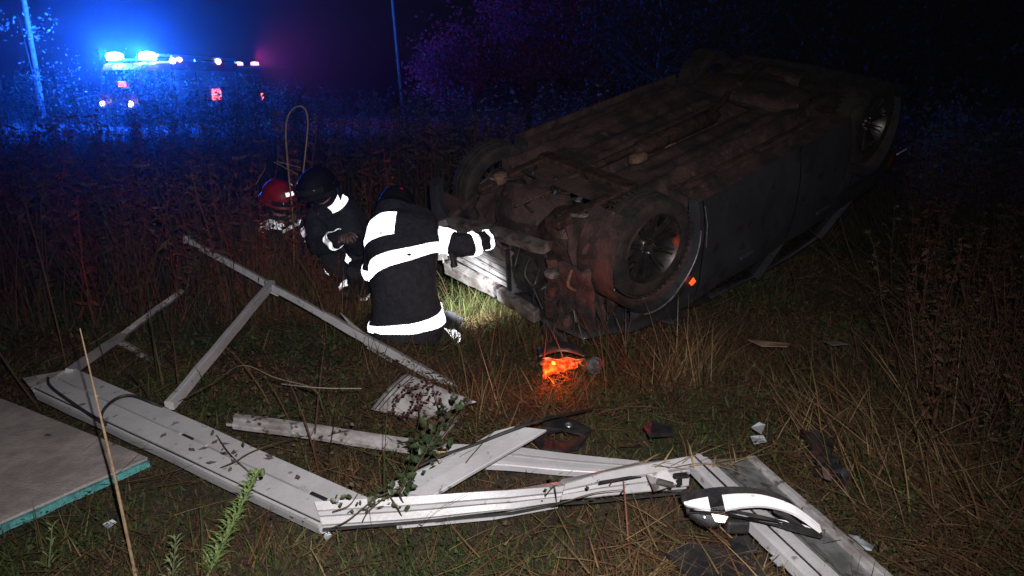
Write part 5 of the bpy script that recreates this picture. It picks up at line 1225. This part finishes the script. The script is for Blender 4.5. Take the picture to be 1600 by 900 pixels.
# straw wisps over the joint
bw = blades(np.array([[*(at(1000 + i * 6, 722 + (i % 5) * 2, .2))] for i in range(26)]), rng.uniform(.10, .28, 26), rng.uniform(.005, .01, 26), rng.uniform(1.2, 1.55, 26), rng.normal(.3, .6, 26), rng.uniform(-.3, .9, 26), pick(STRAW[:2] * 1.3, 26), rows=5)
o = soup('straw_wisps', *bw, M_grass); tag(o, kind='stuff')

# ------------------------------------------------------------------ trees
def tree(label, x, y, h, rx, rz, col, seed, nl=60, per=48, name='tree', leaf=.13, sparse=0, group=None, trunk=.14):
    r = np.random.default_rng(seed); rr = random.Random(seed)
    t = thing(name, label, 'tree', (x, y, 0)); 
    if group: t['group'] = group
    b = MB(); cz = h - rz; top = Vector((x + rr.uniform(-.4, .4), y, h * .85)); b.tube(catmull([(x, y, -.05), (x + rr.uniform(-.2, .2), y, h * .35), top], 6), [trunk * (1 - .75 * i / 12) for i in range(13)], 8)
    cl = []
    for i in range(nl):
        v = r.normal(size=3); v /= np.linalg.norm(v); v *= r.uniform(.35, 1.0) ** .6; c = np.array([x + v[0] * rx, y + v[1] * rx, cz + v[2] * rz]); cl.append(c)
        if i % 3 == 0:
            s0 = Vector((x, y, max(.4, min(h * .7, c[2] - .5 * rz)))); cv = Vector(c); b.tube(catmull([s0, s0.lerp(cv, .5) + Vector((0, 0, -.15)), cv], 4), [trunk * .3, trunk * .25, trunk * .2, trunk * .18, trunk * .15, trunk * .12, trunk * .1, trunk * .08, .01][:9], 5)
    b.build('trunk', M_bark, t, smooth=True)
    C = np.repeat(np.array(cl), per, 0); n = len(C); spread = min(rx, rz) * .26 * (1 + r.random((nl, 1)).repeat(per, 0))
    C = C + r.normal(size=(n, 3)) * spread * .6; d = r.normal(size=(n, 3)); d /= np.linalg.norm(d, axis=1)[:, None]; s_ = np.cross(d, r.normal(size=(n, 3))); s_ /= np.linalg.norm(s_, axis=1)[:, None]; L = leaf * r.uniform(.5, 1.3, (n, 1))
    C[:, 2] = np.maximum(C[:, 2], .15)
    V = np.stack([C, C + d * L * .5 + s_ * L * .3, C + d * L, C + d * L * .5 - s_ * L * .3], 1).reshape(-1, 3) - np.array([x, y, 0]); Q = np.arange(n * 4).reshape(-1, 4)
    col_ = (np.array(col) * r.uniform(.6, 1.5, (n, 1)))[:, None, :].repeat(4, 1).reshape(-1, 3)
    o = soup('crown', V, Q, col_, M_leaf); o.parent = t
    return t
tc_ = (.05, .055, .03)
def tpx(px0, Y): return (px0 - 800) / F * Y * 1.035
tree('small rounded tree with faint magenta light painted into its leaves left of the tree line', tpx(712, 27), 27, 3.6, 1.35, 1.3, (.24, .05, .09), 1, 70, 60)  # red and blue light mixed into the leaf colour of these three trees
tree('taller tree with purple light painted in, second in the row at centre', tpx(822, 26), 26, 6.0, 1.7, 2.3, (.24, .05, .09), 2, 90, 60)
tree('broad dim tree with purple light painted in, behind the second, right of it', tpx(925, 25), 25, 6.6, 2.1, 2.6, (.24, .05, .09), 3, 90, 60)
for i, (px0, Y, h, rx, rz, lb_) in enumerate(((1010, 21, 6.5, 2.2, 2.7, 'nearly black tree rising behind the far rear wheel'), (1130, 19, 7.5, 2.4, 3.0, 'nearly black tree above the upturned rear axle'), (1270, 20, 7.5, 2.6, 3.1, 'nearly black tree behind the tail of the car'), (1400, 17, 7.0, 2.5, 2.9, 'nearly black tree right of the car tail'), (1530, 18, 7.5, 2.6, 3.0, 'nearly black tree at the right edge of the row'), (1640, 15, 6.5, 2.4, 2.8, 'nearly black tree cut by the right edge of the photo'))):
    tree(lb_, tpx(px0, Y), Y, h, rx, rz, (.04, .045, .028), 20 + i, 90, 60)
tree('low grey green bush at the right edge behind the leaning straw', tpx(1490, 8.2), 8.2, 1.45, .55, .6, (.07, .085, .05), 40, 40, 50, name='bush', leaf=.07, trunk=.03)
tree('low dim bush cut by the right edge of the photo', tpx(1600, 7.6), 7.6, 1.4, .6, .6, (.07, .08, .045), 41, 40, 50, name='bush', leaf=.07, trunk=.03)
tree('thin sapling with beacon glints painted into its pale leaves in front of the fire engine cab', tpx(185, 29), 29, 3.0, 2.3, 1.2, (.28, .30, .24), 50, 34, 14, name='sapling', leaf=.12, trunk=.04)  # leaf colour raised to paint in the beacon glints
tree('thin sapling with sparse leaves above and left of the fire engine', tpx(105, 30), 30, 5.0, 1.2, 1.0, (.28, .3, .24), 51, 12, 12, name='sapling', leaf=.13, trunk=.04)  # same raised leaf colour, glints painted in
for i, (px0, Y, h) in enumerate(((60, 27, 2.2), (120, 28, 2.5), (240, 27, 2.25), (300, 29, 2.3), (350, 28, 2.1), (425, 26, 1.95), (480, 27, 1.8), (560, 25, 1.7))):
    tree(['low bush at far left behind the thick pole', 'low bush left of the fire engine cab', 'low bush hiding the fire engine wheels', 'low bush before the red side marker', 'low bush before the rear of the fire engine', 'bush with painted beacon light just right of the vehicles', 'low bush halfway between vehicles and thin pole', 'low bush left of the thin pole'][i], tpx(px0, Y), Y, h, 1.0, h * .48, (.22, .24, .2) if px0 in (240, 300, 350, 425) else (.07, .075, .05), 60 + i, 26, 26, name='bush', leaf=.085, trunk=.03)  # bushes near the engine get paler leaves that paint its beacon light

# ------------------------------------------------------------------ haze
hb = MB(); hb.box((0, 28, 5.0), (150, 90, 12.0))
me = bpy.data.meshes.new('haze'); me.from_pydata([tuple(v) for v in hb.v], [], hb.f)
hm = bpy.data.materials.new('night_haze'); hm.use_nodes = True; hn = hm.node_tree; hn.nodes.remove(hn.nodes['Principled BSDF'])
pv = hn.nodes.new('ShaderNodeVolumePrincipled'); pv.inputs['Density'].default_value = .0012; pv.inputs['Color'].default_value = (.9, .92, .95, 1); pv.inputs['Anisotropy'].default_value = .90
hn.links.new(pv.outputs[0], hn.nodes['Material Output'].inputs['Volume'])
me.materials.append(hm); ho = bpy.data.objects.new('haze', me); COL.objects.link(ho); tag(ho, kind='stuff')
